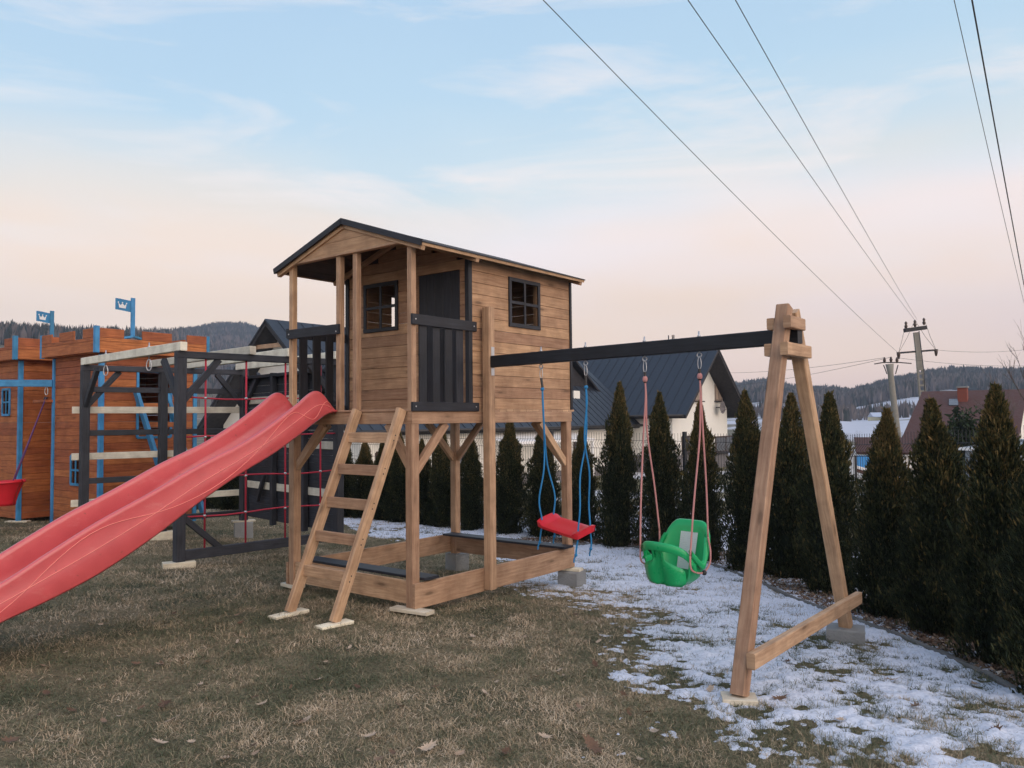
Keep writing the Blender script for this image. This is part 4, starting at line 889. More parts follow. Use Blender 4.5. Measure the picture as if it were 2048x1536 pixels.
THJ = [  # photo x of the stem, top y, base y, half width in photo pixels, label
 (1236, 768, 1100, 40, 'thuja standing between the red swing and the green toddler seat'),
 (1327, 788, 1116, 43, 'thuja directly behind the pink ropes of the green toddler seat'),
 (1406, 806, 1130, 40, 'thuja just right of the green toddler seat, behind the right pink rope'),
 (1506, 785, 1152, 50, 'thuja just left of the near leg of the swing frame'),
 (1582, 790, 1165, 56, 'thuja seen between the two legs of the swing frame'),
 (1664, 790, 1195, 60, 'thuja partly behind the rear leg of the swing frame'),
 (1776, 822, 1245, 66, 'first thuja to the right of the swing frame'),
 (1892, 802, 1282, 76, 'second thuja to the right of the swing frame, below the red roof'),
 (2016, 775, 1345, 84, 'tallest looking thuja at the right edge of the photo'),
 (2138, 770, 1420, 95, 'thuja cut off by the right edge of the photo'),
 (1165, 858, 1088, 34, 'thuja behind the right rope of the red swing'),
 (1088, 850, 1080, 36, 'thuja behind the left rope of the red swing seat'),
 (1016, 838, 1074, 36, 'thuja seen under the playhouse just right of the swing post'),
 (942, 872, 1066, 30, 'thuja seen under the playhouse left of the swing post'),
 (884, 858, 1060, 30, 'thuja behind the back left stilt of the playhouse'),
 (848, 880, 1056, 26, 'thuja right behind the front corner post of the playhouse'),
 (800, 862, 1050, 30, 'thuja behind the upper right rail of the ladder'),
 (765, 884, 1046, 27, 'thuja seen through the ladder, between its rails'),
 (728, 880, 1042, 27, 'thuja behind the left rail of the ladder'),
 (690, 870, 1038, 28, 'thuja between the ladder and the black plank wall'),
 (648, 880, 1034, 28, 'thuja hidden behind the black plank wall next to the ladder'),
 (600, 875, 1031, 28, 'thuja behind the right half of the black plank wall'),
 (552, 878, 1028, 28, 'thuja behind the left half of the black plank wall'),
 (505, 872, 1026, 28, 'thuja behind the far post of the climbing frame'),
 (462, 868, 1024, 30, 'thuja seen through the rope net, right one'),
 (418, 872, 1022, 28, 'thuja seen through the rope net, left one beside the castle')]
HB = []
for k, (px, ty, by, hwid, lab) in enumerate(THJ):
    g_ = G(px, by-4); d = g_.y; top = at(px, ty, d); H_ = top.z-g_.z; wd_ = hwid/F*d
    base = g_+Vector((g_.x, g_.y, 0)).normalized()*wd_*.55; base.z = gz(base.x, base.y); HB.append(base.copy())
    H_ = at(px, ty, base.y).z-base.z
    r = thing('thuja', lab, 'conifer', base, 0, 'columnar thujas in the hedge along the fence')
    s_ = Vector((wd_/.36*.95, wd_/.36*.95, H_/2.0))
    for nm, me in (('foliage', TM[k % 4]), ('trunk', TRK)):
        c_ = bpy.data.objects.new(nm, me); C.objects.link(c_); c_.parent = r; c_.scale = s_; c_.rotation_euler = (math.sin(k*5.1)*.025, math.cos(k*3.3)*.025, k*1.9)
# kerb strip between lawn and hedge
KP = [G(*q) for q in ((1000, 1082), (1110, 1090), (1240, 1092), (1340, 1108), (1430, 1134), (1520, 1168), (1600, 1205), (1700, 1240), (1790, 1272), (1880, 1310), (1970, 1352), (2060, 1400), (2200, 1480))]
mb = MB()
for a, b_ in zip(KP[:-1], KP[1:]): mb.board(a+Vector((0, 0, -.02)), b_+Vector((0, 0, -.03)), .04, .11, c=.008)
o = mb.build('kerb', M['kerb']); tag(o, kind='structure')
# bark litter bed under the hedge
n = 26000; tt = RNG.random(n)*(len(KP)-1); ki = tt.astype(int); kf = tt-ki; KX = np.array([[p.x, p.y] for p in KP]); pc = KX[ki]*(1-kf[:, None])+KX[ki+1]*kf[:, None]
off_ = RNG.random(n)**.8*.75+.02; x = pc[:, 0]+off_*.88; y = pc[:, 1]+off_*.42; z = Hg(x, y)+RNG.uniform(.0, .03, n); L = RNG.uniform(.01, .035, n); a_ = RNG.uniform(0, 6.28, n); b2 = a_+RNG.uniform(.6, 1.6, n)
V_ = np.stack([np.stack([x, y, z], 1), np.stack([x+L*np.cos(a_), y+L*np.sin(a_), z+RNG.uniform(-.4, .8, n)*L], 1), np.stack([x+L*np.cos(b2), y+L*np.sin(b2), z+RNG.uniform(-.4, .8, n)*L], 1)], 1).reshape(-1, 3)
lit = mesh_np('bark_litter', V_, np.arange(3*n).reshape(-1, 3), np.clip(RNG.normal(.38, .22, n), 0, 1), M['leaf']); tag(lit, 'brown bark chips and dead leaves on the bed under the hedge', 'ground cover', kind='stuff')

# ================================================================ wire mesh fence behind the hedge
def chord(pts, off): 
    out = []
    for i, p in enumerate(pts):
        d = (pts[min(i+1, len(pts)-1)]-pts[max(i-1, 0)]); d.z = 0; d.normalize(); n_ = Vector((-d.y, d.x, 0)); n_ = n_ if n_.dot(Vector((p.x, p.y, 0))) > 0 else -n_
        out.append(p+n_*off)
    return out
FP = [HB[9], HB[8], HB[7], HB[6], HB[4], HB[2], HB[0], HB[11], HB[13], HB[15], HB[18], HB[22], HB[25]]
FP = chord(FP, .62); FP = [FP[0]+(FP[0]-FP[1])*.6]+FP+[FP[-1]+(FP[-1]-FP[-2])*3]
# straighten into two runs meeting at a corner
f0 = FP[0]; f1 = FP[7].lerp(FP[8], .5); f2 = FP[-1]; fence = thing('mesh_fence', 'dark wire mesh fence with bent spiked top behind the hedge', 'fence', f0)
runs = []
import itertools
acc = [0]
for a, b_ in zip(FP[:-1], FP[1:]): acc.append(acc[-1]+math.hypot(b_.x-a.x, b_.y-a.y))
def fpos(s):
    k = max(0, min(len(acc)-2, int(np.searchsorted(acc, s))-1)); t_ = (s-acc[k])/(acc[k+1]-acc[k]); return FP[k].lerp(FP[k+1], t_)
tot = acc[-1]; s = 0; panel_L = 2.5
PROF = [(0, 0.05), (0, .22), (.035, .26), (0, .30), (0, .78), (.035, .82), (0, .86), (0, 1.30), (.05, 1.36), (0, 1.42), (0, 1.53)]
while s < tot:
    a = fpos(s); b_ = fpos(min(s+panel_L, tot)); d = (b_-a); Lp = math.hypot(d.x, d.y); d.z = 0; d.normalize(); n_ = Vector((-d.y, d.x, 0)); n_ = n_ if n_.y < 0 else -n_
    za = gz(a.x, a.y); zb2 = gz(b_.x, b_.y); mb = MB(); k = 0
    m_ = int(Lp/.05)
    for q in range(m_+1):
        p = a+d*(q*.05+.01); zz = za+(zb2-za)*(q*.05/Lp)
        mb.tube([Vector((p.x, p.y, zz+h_))+n_*o2 for o2, h_ in PROF], .0026, 3, close=False)
    for h_ in (.06, .22, .30, .54, .78, .86, 1.08, 1.30, 1.42):
        for dd in (.006,):
            mb.tube([Vector((a.x, a.y, za+h_))+n_*dd, Vector((b_.x, b_.y, zb2+h_))+n_*dd], .003, 4, close=False)
    part(mb, 'mesh_panel', M['wire'], fence, f0)
    mb = MB(); mb.board((a.x, a.y, za-.02), (a.x, a.y, za+1.55), .06, .04, up=d, c=.004); part(mb, 'fence_post', M['wire'], fence, f0)
    s += panel_L

# ================================================================ neighbouring houses
U2, V2 = UX.copy(), VX.copy()
def hit(px, py, p0, n_):
    d = ray(px, py); c_ = Vector((0, 0, CH)); t_ = (p0-c_).dot(n_)/d.dot(n_); return c_+d*t_
def quad_slab(pts, th):                               # thick plate from four corners
    mb = MB(); P_ = [Vector(p) for p in pts]; n_ = (P_[1]-P_[0]).cross(P_[3]-P_[0]).normalized()
    if n_.z < 0: n_ = -n_
    lo = [p-n_*th for p in P_]; mb.poly(P_, r=.5); mb.poly(lo[::-1], r=.5)
    for k in range(4): k2 = (k+1) % 4; mb.poly([P_[k], lo[k], lo[k2], P_[k2]], r=.5)
    return mb
M['soff'] = plain('black_brown_soffit', (.018, .016, .018), .7)
def house(name, label, apex, rd, wd_, Lr, half, slope, zg, over_f, over_s, base_h, wallmat):
    """apex: front end of the ridge; rd: ridge direction (away from the front gable); wd_: direction across"""
    r = thing(name, label, 'house', v3(apex, zg)); of = v3(apex, zg)
    def pp(a, b_, z): return v3(apex+rd*a+wd_*b_, z)
    ze = apex.z-slope*half
    for sg in (-1, 1):
        mb = quad_slab([pp(0, 0, apex.z), pp(Lr, 0, apex.z), pp(Lr, sg*half, ze), pp(0, sg*half, ze)], .06); rf = part(mb, 'roof', M['metroof'], r, of)
        mb = quad_slab([pp(.03, sg*.02, apex.z-.07), pp(Lr-.03, sg*.02, apex.z-.07), pp(Lr-.03, sg*(half-.03), ze-.05), pp(.03, sg*(half-.03), ze-.05)], .16); part(mb, 'soffit', M['soff'], rf, of)
        mb = MB(); mb.tube([pp(.1, sg*(half+.05), ze-.02), pp(Lr-.1, sg*(half+.05), ze-.02)], .07, 8); part(mb, 'gutter', M['dark'], rf, of)
        nseam = int(Lr/.55)
        mb = MB()
        for k in range(1, nseam): t_ = Lr*k/nseam; mb.board(pp(t_, sg*.05, apex.z+.012-slope*.05), pp(t_, sg*half, ze+.012), .03, .03, up=rd, c=.002)
        part(mb, 'standing_seams', M['metroof'], rf, of)
    w_ = half-over_s; zw = apex.z-slope*w_-.22
    mb = MB(); a0, a1 = over_f, Lr-over_f
    for (x0, x1, y0, y1) in ((a0, a1, w_, w_), (a0, a1, -w_, -w_)):
        mb.poly([pp(x0, y0, zg+base_h), pp(x1, y0, zg+base_h), pp(x1, y0, zw), pp(x0, y0, zw)], r=.5)
    for x_ in (a0, a1): mb.poly([pp(x_, -w_, zg+base_h), pp(x_, w_, zg+base_h), pp(x_, w_, zw), pp(x_, 0, apex.z-.24), pp(x_, -w_, zw)], r=.5)
    part(mb, 'wall', wallmat, r, of)
    mb = MB(); e = .04
    for (A_, B_) in (((a0-e, w_+e), (a1+e, w_+e)), ((a0-e, -w_-e), (a1+e, -w_-e)), ((a0-e, -w_-e), (a0-e, w_+e)), ((a1+e, -w_-e), (a1+e, w_+e))):
        mb.poly([pp(*A_, zg-.5), pp(*B_, zg-.5), pp(*B_, zg+base_h), pp(*A_, zg+base_h)], r=.5)
    part(mb, 'stone_base', M['stone'], r, of)
    return r, of, pp, w_
def win_on(r, of, n_, p0, x0, x1, y0, y1, frame='brownwin', pane='glass', sill=True):
    q = [hit(x, y, p0, n_) for x, y in ((x0, y1), (x1, y1), (x1, y0), (x0, y0))]; u = (q[1]-q[0]); u.z = 0; L = u.length; u.normalize(); z0, z1 = (q[0].z+q[1].z)/2, (q[2].z+q[3].z)/2; b_ = q[0]
    f_ = MB(); F_ = lambda a, z: v3(b_+u*a, z)+n_*.03
    for (A_, B_) in (((0, z0), (0, z1)), ((L, z0), (L, z1))): f_.board(F_(*A_), F_(*B_), .09, .06, up=n_)
    for (A_, B_) in (((0, z0), (L, z0)), ((0, z1), (L, z1))): f_.board(F_(*A_), F_(*B_), .06, .09)
    fo = part(f_, 'window', M[frame], r, of); mb = MB(); mb.poly([F_(0, z0), F_(L, z0), F_(L, z1), F_(0, z1)], r=.5); part(mb, 'pane', M[pane], fo, of)
    mb = MB(); mb.board(F_(L/2, z0), F_(L/2, z1), .06, .05, up=n_); part(mb, 'mullion', M[frame], fo, of)
    if sill: mb = MB(); mb.board(F_(-.12, z0-.08)+n_*.06, F_(L+.12, z0-.08)+n_*.06, .2, .06); part(mb, 'sill', M['soff'], fo, of)
    return fo
# house A: long roof, gable towards the camera on the left, seen beneath and beside the playhouse
aA = Vector((-9.6, 31.0, 5.4)); hA, oA, ppA, wA = house('long_house', 'cream house with long blue black roof behind the playhouse', aA, V2, U2, 21, 5.05, .87, -1.62, 1.0, .62, .5, M['render'])
nA = U2.copy(); pA = ppA(0, wA, 0)
win_on(hA, oA, nA, pA, 1018, 1039, 893, 934); win_on(hA, oA, nA, pA, 818, 834, 893, 950); win_on(hA, oA, nA, pA, 905, 925, 895, 940); win_on(hA, oA, nA, pA, 1148, 1172, 880, 925); win_on(hA, oA, nA, pA, 752, 770, 905, 960)
q = [hit(x, y, pA, nA) for x, y in ((960, 862), (1143, 862))]                     # white slatted canopy along the wall
mb = MB(); a, b_ = v3(q[0], .62), v3(q[1], .62); L = (b_-a).length; uu = (b_-a).normalized()
for k in range(int(L/.22)): mb.board(a+uu*(k*.22)+nA*.05+Vector((0, 0, .18)), a+uu*(k*.22+.08)+nA*1.3-Vector((0, 0, .22)), .12, .04)
part(mb, 'white_canopy', M['white'], hA, oA); mb = MB(); mb.board(a+nA*1.32-Vector((0, 0, .25)), b_+nA*1.32-Vector((0, 0, .25)), .08, .12); part(mb, 'canopy_rail', M['white'], hA, oA)
for f_ in (.02, .5, .98): mb = MB(); p = a.lerp(b_, f_)+nA*1.30; mb.board(v3(p, -1.6), v3(p, .33), .12, .12, up=nA); part(mb, 'canopy_post', M['white'], hA, oA)
def lettering(txt, size, p, n_, parent, of, mat, right):
    cu = bpy.data.curves.new('t', 'FONT'); cu.body = txt; cu.size = size; cu.extrude = .01; cu.align_x = 'CENTER'; o = bpy.data.objects.new('t', cu); C.objects.link(o)
    bpy.context.view_layer.update(); me = bpy.data.meshes.new_from_object(o.evaluated_get(bpy.context.evaluated_depsgraph_get())); bpy.data.objects.remove(o)
    up = Vector((0, 0, 1)); m_ = Matrix((right, up, n_)).transposed(); 
    for v in me.vertices: v.co = (m_ @ v.co)+p-of
    me.materials.clear(); me.materials.append(mat); ob = bpy.data.objects.new('house_number', me); C.objects.link(ob); ob.parent = parent; return ob
pn_ = hit(1074, 903, pA, nA)+nA*.03; lettering('150', .42, pn_, nA, hA, oA, M['soff'], V2)
# small dormer gable at the far end of roof A
d0 = hit(1150, 735, ppA(0, 2.6, 0), nA); dm = MB()
c0_, c1_, c2__ = hit(1128, 700, d0, nA), hit(1196, 789, d0, nA), hit(1060, 789, d0, nA)
for (a, b_) in ((c0_, c1_), (c0_, c2__)): 
    mb = quad_slab([a+nA*.3, b_+nA*.3, b_-nA*2.6, a-nA*2.6], .10); part(mb, 'dormer_roof', M['soff'], hA, oA)
mb = MB(); mb.poly([c2__+Vector((0, 0, .1)), c1_-V2*.3+Vector((0, 0, .1)), c0_-Vector((0, 0, .35))], r=.5); part(mb, 'dormer_front', M['soff'], hA, oA)
b0 = hit(1148, 814, ppA(0, 3.2, 0), nA); mb = MB(); mb.board(b0, b0+Vector((0, 0, .85)), .55, .4, up=nA); part(mb, 'dormer_wall', M['render'], hA, oA)
# truss piece in front gable
mb = MB(); mb.board(ppA(.25, -1.0, 4.35), ppA(.25, 1.0, 4.35), .12, .16); part(mb, 'collar_beam', M['wood'], hA, oA)
# house B: cream gable to the right with wide dark soffit
aB = Vector((11.7, 45.0, 5.3)); hB, oB, ppB, wB = house('gable_house', 'cream gabled house with blue black roof right of the playhouse', aB, -U2, V2, 11.5, 4.35, .87, -1.6, 1.15, .75, .95, M['render'])
nB = U2.copy(); pB = ppB(1.15, 0, 0)
M['beige'] = plain('beige_shutter', (.42, .33, .26), .8); M['taupe'] = plain('taupe_window_frame', (.25, .20, .17), .8)
win_on(hB, oB, nB, pB, 1388, 1402, 769, 800, 'taupe', 'beige'); win_on(hB, oB, nB, pB, 1430, 1443, 769, 800, 'taupe', 'beige')
win_on(hB, oB, nB, pB, 1431, 1470, 873, 902); win_on(hB, oB, nB, pB, 1364, 1386, 873, 904)
mb = MB(); q = hit(1432, 815, pB, nB)+nB*.3; rr_ = [[q+nB*(.12*(k/5)**2)+(V2*math.cos(a_)+Vector((0, 0, 1))*math.sin(a_))*(.36*k/5+.01) for a_ in np.linspace(0, 2*math.pi, 17)] for k in range(6)]
mb.grid(rr_); di = part(mb, 'satellite_dish', M['stone'], hB, oB, solid=.01); mb = MB(); mb.tube([q-nB*.3, q], .03, 6); mb.tube([q-Vector((0, 0, .3)), q+nB*.5+V2*.1], .015, 5); part(mb, 'dish_arm', M['dark'], di, oB)
mb = MB(); ch = hit(1345, 690, ppB(0, .6, 0), V2); mb.board(v3(ch, 4.6), v3(ch, 5.95), 1.25, .7, up=V2, c=.02); cm_ = part(mb, 'chimney', M['soff'], hB, oB)
for dx in (-.25, 0, .1): mb = MB(); mb.tube([v3(ch+U2*dx, 5.95), v3(ch+U2*dx, 6.3)], .035, 6); part(mb, 'flue_pipe', M['soff'], cm_, oB)
# catslide over the porch of house B
e0, e1_ = ppB(5.0, -4.35, 1.52), ppB(9.6, -4.35, 1.52); o2 = -V2*1.9-Vector((0, 0, 1.55))
mb = quad_slab([e0, e1_, e1_+o2, e0+o2], .12); part(mb, 'porch_roof', M['metroof'], hB, oB)
for p in (e0+o2+V2*.3-U2*.2, e1_+o2+V2*.3+U2*.2): mb = MB(); mb.board(v3(p, -1.6), v3(p, .1), .3, .3, up=U2); part(mb, 'porch_pillar', M['render'], hB, oB)
mb = MB(); p = ppB(9.8, -3.6, 0)-V2*.06; mb.tube([v3(p, .9), v3(p, -1.5)], .06, 8); part(mb, 'downpipe', M['dark'], hB, oB)
for k, px in enumerate((1250, 1345)):
    pass
# red roofed house on the right
R1 = Vector((21.3, 41.5, 2.62)); rdr = Vector((.8, -.6, 0)); rdw = Vector((-.6, -.8, 0)); hR = thing('red_roof_house', 'low house with large maroon tiled roof and brick chimney', 'house', v3(R1, -1.6)); oR = v3(R1, -1.6)
def ppR(a, b_, z): return v3(R1+rdr*a+rdw*b_, z)
for sg in (1, -1):
    mb = quad_slab([ppR(0, 0, 2.62), ppR(4.6, 0, 2.62), ppR(4.6, sg*6.6, -.15), ppR(0, sg*6.6, -.15)], .12); rf = part(mb, 'roof', M['redroof'], hR, oR)
mb = MB()
for (a, b_) in (((.25, 5.9), (4.35, 5.9)), ((.25, -5.9), (4.35, -5.9))): mb.poly([ppR(*a, -2), ppR(*b_, -2), ppR(*b_, -.05), ppR(*a, -.05)], r=.5)
for x_ in (.25, 4.35): mb.poly([ppR(x_, -5.9, -2), ppR(x_, 5.9, -2), ppR(x_, 5.9, -.0), ppR(x_, 0, 2.45), ppR(x_, -5.9, -.0)], r=.5)
part(mb, 'wall', M['render'], hR, oR)
chp = hit(1926, 800, ppR(0, 1.2, 0), Vector((-rdw.x, -rdw.y, 0))); mb = MB(); mb.board(v3(chp, 1.0), v3(chp, 2.72), .42, .40, up=rdw, c=.01); part(mb, 'chimney', M['brick'], hR, oR)
mb = MB(); mb.board(v3(chp, 2.721), v3(chp, 2.80), .5, .48, up=rdw, c=.01); part(mb, 'chimney_cap', M['conc'], hR, oR)
mb = MB(); wv = ppR(0, 2.2, 0)-v3(rdw, 0)*0; q = [hit(x, y, ppR(0, 2.3, 2.62-.42*2.3), Vector((-.39*rdw.x*-1, -.39*rdw.y*-1, .92))) for x, y in ((1898, 812), (1917, 812), (1917, 800), (1898, 800))]
mb.poly(q, r=.5); part(mb, 'roof_window', M['glass'], hR, oR, solid=.12)
# lower maroon roofed annexe, blue panel, sheds
q0, q1 = at(1712, 904, 36), at(1790, 905, 35); up_ = Vector((.6, 1.6, .62))
an = thing('annexe', 'low maroon roofed annexe left of the red roofed house', 'outbuilding', v3(q0, -1.6)); oN = v3(q0, -1.6)
mb = quad_slab([q0, q1+(q1-q0)*.9, q1+(q1-q0)*.9+up_, q0+up_], .1); part(mb, 'roof', M['redroof'], an, oN)
mb = MB(); a, b_ = q0+Vector((.3, .5, .15)), q1+(q1-q0)*.8+Vector((0, .5, .15)); mb.board(v3(a, -1.0)+Vector((0, 1, 0)), v3(b_, -1.0)+Vector((0, 1, 0)), 1.6, 1.6, c=.01); part(mb, 'wall', M['white'], an, oN)
M['bluep'] = plain('bright_blue_panel', (.03, .25, .62), .5)
a = at(1711, 911, 33); b_ = at(1765, 912, 33); mb = MB(); mb.poly([v3(a, a.z), v3(b_, b_.z), v3(b_, b_.z-.72), v3(a, a.z-.42)][::-1], r=.5); bn = thing('blue_awning', 'bright blue awning panel with white edge beyond the fence', 'awning', v3(a, -1.6)); part(mb, 'panel', M['bluep'], bn, v3(a, -1.6), solid=.06)
mb = MB(); mb.board(v3(a, a.z-.45), v3(b_, b_.z-.75), .08, .09); part(mb, 'white_edge', M['white'], bn, v3(a, -1.6)); mb = MB(); mb.board(v3(a, a.z-.6), v3(b_, b_.z-.92), .06, .14); part(mb, 'red_edge', M['redroof'], bn, v3(a, -1.6))
for p in (a, b_): mb = MB(); mb.board(v3(p, -1.7), v3(p, p.z), .08, .08, up=(1, 0, 0)); part(mb, 'leg', M['dark'], bn, v3(a, -1.6))
a = at(1930, 899, 22); sh_ = thing('grey_shed', 'grey sheet metal shed with white roof edge beyond the fence', 'shed', v3(a, gz(a.x, a.y))); oS = v3(a, gz(a.x, a.y)); b_ = at(2012, 903, 21)
M['shed'] = plain('grey_sheet_metal', (.22, .25, .29), .5, .2)
dd = (b_-a); dd.z = 0; dd.normalize(); bk = Vector((-dd.y, dd.x, 0))*2.0; hh_ = a.z
mb = MB(); z_g = oS.z-.1
for (p, q) in ((a, b_), (b_, b_+bk), (b_+bk, a+bk), (a+bk, a)): mb.poly([v3(p, z_g), v3(q, z_g), v3(q, hh_), v3(p, hh_)], r=.5)
part(mb, 'wall', M['shed'], sh_, oS); mb = quad_slab([v3(a-dd*.1-bk*.05, hh_+.05), v3(b_+dd*.1-bk*.05, hh_+.05), v3(b_+bk*1.1, hh_+.25), v3(a+bk*1.1, hh_+.25)], .05); part(mb, 'roof', M['shed'], sh_, oS); mb = MB(); mb.board(v3(a-dd*.1-bk*.06, hh_+.02), v3(b_+dd*.1-bk*.06, hh_+.02), .04, .08); part(mb, 'fascia', M['white'], sh_, oS)
mb = MB(); mb.board(v3(a+dd*.5-bk*.012, z_g+.85), v3(b_-bk*.012, z_g+.85), .03, .5); part(mb, 'brown_panel', M['brick'], sh_, oS)
# small far house in the valley
a = at(1758, 866, 210); b_ = at(1769, 866, 206); fh = thing('far_house', 'tiny far off yellow house with snowy roof in the valley', 'house', v3(a, gz(a.x, a.y))); oF = v3(a, gz(a.x, a.y)); c_ = (b_-a); c_.z = 0; z_ = max(a.z, oF.z)
bk = Vector((-1.5, 3, 0)); mb = MB(); mb.poly([v3(a, z_-1), v3(b_, z_-1), v3(b_, z_+1.0), v3(a.lerp(b_, .5), z_+2.0), v3(a, z_+1.0)], r=.5); mb.poly([v3(a+bk, z_-1), v3(a, z_-1), v3(a, z_+1.0), v3(a+bk, z_+1.0)], r=.5); M['yell'] = plain('yellow_render', (.75, .66, .42), .9); part(mb, 'wall', M['yell'], fh, oF)
for p in (a, b_): mb = quad_slab([v3(p, z_+1.0), v3(p+bk, z_+1.0), v3(a.lerp(b_, .5)+bk, z_+2.1), v3(a.lerp(b_, .5), z_+2.1)], .12); part(mb, 'roof', M['snow'], fh, oF)
# round dark conifer in front of the red roof, bare trees
def blob_tree(name, label, base, H_, R_, n, mat, cat='tree', seed=3, flat=.9, z0=.15):
    g_ = np.random.default_rng(seed); th = g_.uniform(0, 2*np.pi, n); ph = np.arccos(g_.uniform(-1, 1, n)); u = g_.random(n)**.33; lob = 1+.18*np.sin(th*3+ph*4)+.12*np.sin(th*7-ph*5)
    c_ = H_*(z0+(1-z0)/2); V0 = np.stack([R_*u*lob*np.sin(ph)*np.cos(th), R_*u*lob*np.sin(ph)*np.sin(th), c_+(1-z0)*H_/2*u*lob*np.cos(ph)], 1)
    s_ = R_*.11; A = g_.normal(0, s_, (n, 3)); B_ = g_.normal(0, s_, (n, 3)); V_ = np.stack([V0, V0+A, V0+B_], 1).reshape(-1, 3)
    r = thing(name, label, cat, base); mesh_np('crown', V_, np.arange(3*n).reshape(-1, 3), np.clip(g_.normal(.45, .25, n), 0, 1), mat, r)
    mb = MB(); mb.tube([(0, 0, -.2), (0, 0, H_*.5)], .06*R_, 7); part(mb, 'trunk', M['bark'], r); return r
p = at(1930, 890, 27); g0 = gz(p.x, p.y); blob_tree('round_conifer', 'round dark green conifer in front of the maroon roof', (p.x, p.y, g0), at(1930, 822, 27).z-g0, .72, 5200, M['yew'], seed=4)
M['twig'] = plain('bare_twigs', (.11, .085, .075), .9)
def bare_tree(label, base, H_, seed, spread=.5):
    rg = random.Random(seed); r = thing('bare_tree', label, 'tree', base); tr = MB(); tw = MB()
    def grow(p, d, L, rad, lv):
        q = p+d*L; (tr if lv == 0 else tw).tube([p, p.lerp(q, .5)+Vector((rg.uniform(-.04, .04)*L, rg.uniform(-.04, .04)*L, 0)), q], rad, 5 if lv < 2 else 3, rads=[rad, rad*.85, rad*.6], close=False)
        if lv >= 5: return
        for k in range(3 if lv < 4 else 2):
            nd = (d+Vector((rg.uniform(-1, 1), rg.uniform(-1, 1), rg.uniform(-.1, .7)))*spread).normalized(); grow(p.lerp(q, rg.uniform(.55, 1)), nd, L*rg.uniform(.58, .8), rad*.55, lv+1)
    grow(Vector((0, 0, -.1)), Vector((0, 0, 1)), H_*.34, H_*.014, 0); part(tr, 'trunk', M['twig'], r); part(tw, 'branches', M['twig'], r)
for k, (px, ty, d, lab) in enumerate(((2020, 700, 34, 'bare tree rising over the right end of the maroon roof'), (2075, 640, 30, 'bare tree at the right edge of the photo'), (1690, 850, 30, 'small bare tree left of the round concrete pole'), (1570, 770, 60, 'bare tree seen between the legs of the swing frame'), (1500, 800, 55, 'bare tree beside the gable of the cream house'))):
    p = at(px, 900, d); g0 = gz(p.x, p.y); bare_tree(lab, (p.x, p.y, g0), at(px, ty, d).z-g0, 20+k)

# ================================================================ poles and overhead wires
# lattice concrete pole
pt_, pbm = at(1832, 668, 50), at(1858, 905, 50); pb = pbm+(pbm-pt_)*.10; pl = thing('lattice_pole', 'tall lattice concrete power pole with two dark crossarms', 'utility pole', pb); ax_ = (pt_-pb).normalized()
sh_up = pb.lerp(pt_, .62)
for sx in (-1, 1):
    mb = MB()
    def sp_(f, w_): return pb.lerp(pt_, f)+Vector((sx*w_, 0, 0))
    mb.tube([sp_(0, .27), sp_(.35, .22), sp_(.70, .15), sp_(1, .07)], .07, 6, rads=[.085, .08, .075, .07]); part(mb, 'chord', M['pole'], pl, pb)
for k in range(16):
    f = .02+k*.045; w_ = .27-.17*f; p = pb.lerp(pt_, f); mb = MB(); mb.board(p+Vector((-w_, 0, 0)), p+Vector((w_, 0, 0)), .10, .12); part(mb, 'lattice_web', M['pole'], pl, pb)
mb = MB(); mb.board(pb.lerp(pt_, .72), pt_+ax_*.1, .30, .14, up=(0, 1, 0)); part(mb, 'shaft', M['pole'], pl, pb)
a1_, a2_ = at(1809, 661, 50), at(1852, 655, 50); mb = MB(); mb.board(a1_, a2_, .3, .24); arm = part(mb, 'crossarm', M['soff'], pl, pb)
INS = []
for px, py in ((1812, 653), (1830, 650), (1848, 646)):
    p = at(px, py, 50); mb = MB(); mb.tube([p-Vector((0, 0, .12)), p+Vector((0, 0, .02)), p+Vector((0, 0, .1)), p+Vector((0, 0, .22)), p+Vector((0, 0, .32))], .07, 8, rads=[.05, .11, .06, .09, .03]); part(mb, 'insulator', M['brownwin'], arm, pb); INS.append(p+Vector((0, 0, .3)))
b1_, b2_ = at(1797, 706, 50), at(1872, 700, 50); mb = MB(); mb.board(b1_, b2_, .12, .11); arm2 = part(mb, 'crossarm', M['soff'], pl, pb)
for p in (b1_, b2_): mb = MB(); mb.tube([p+Vector((0, 0, .05)), p-Vector((0, 0, .15)), p-Vector((0, 0, .38))], .08, 8, rads=[.12, .10, .05]); part(mb, 'insulator', M['brownwin'], arm2, pb)
mb = MB()
for (a, b_) in ((INS[0], b1_), (INS[1], b1_), (INS[1], b2_), (INS[2], b2_)): mb.tube([a, a.lerp(b_, .5)-Vector((0, 0, .12)), b_], .012, 4, close=False)
part(mb, 'jumper_wire', M['cable'], pl, pb)
mb = MB(); mb.tube([at(1838, 662, 49.8), at(1848, 745, 49.8), at(1857, 905, 49.8)], .03, 5); part(mb, 'down_cable', M['cable'], pl, pb)
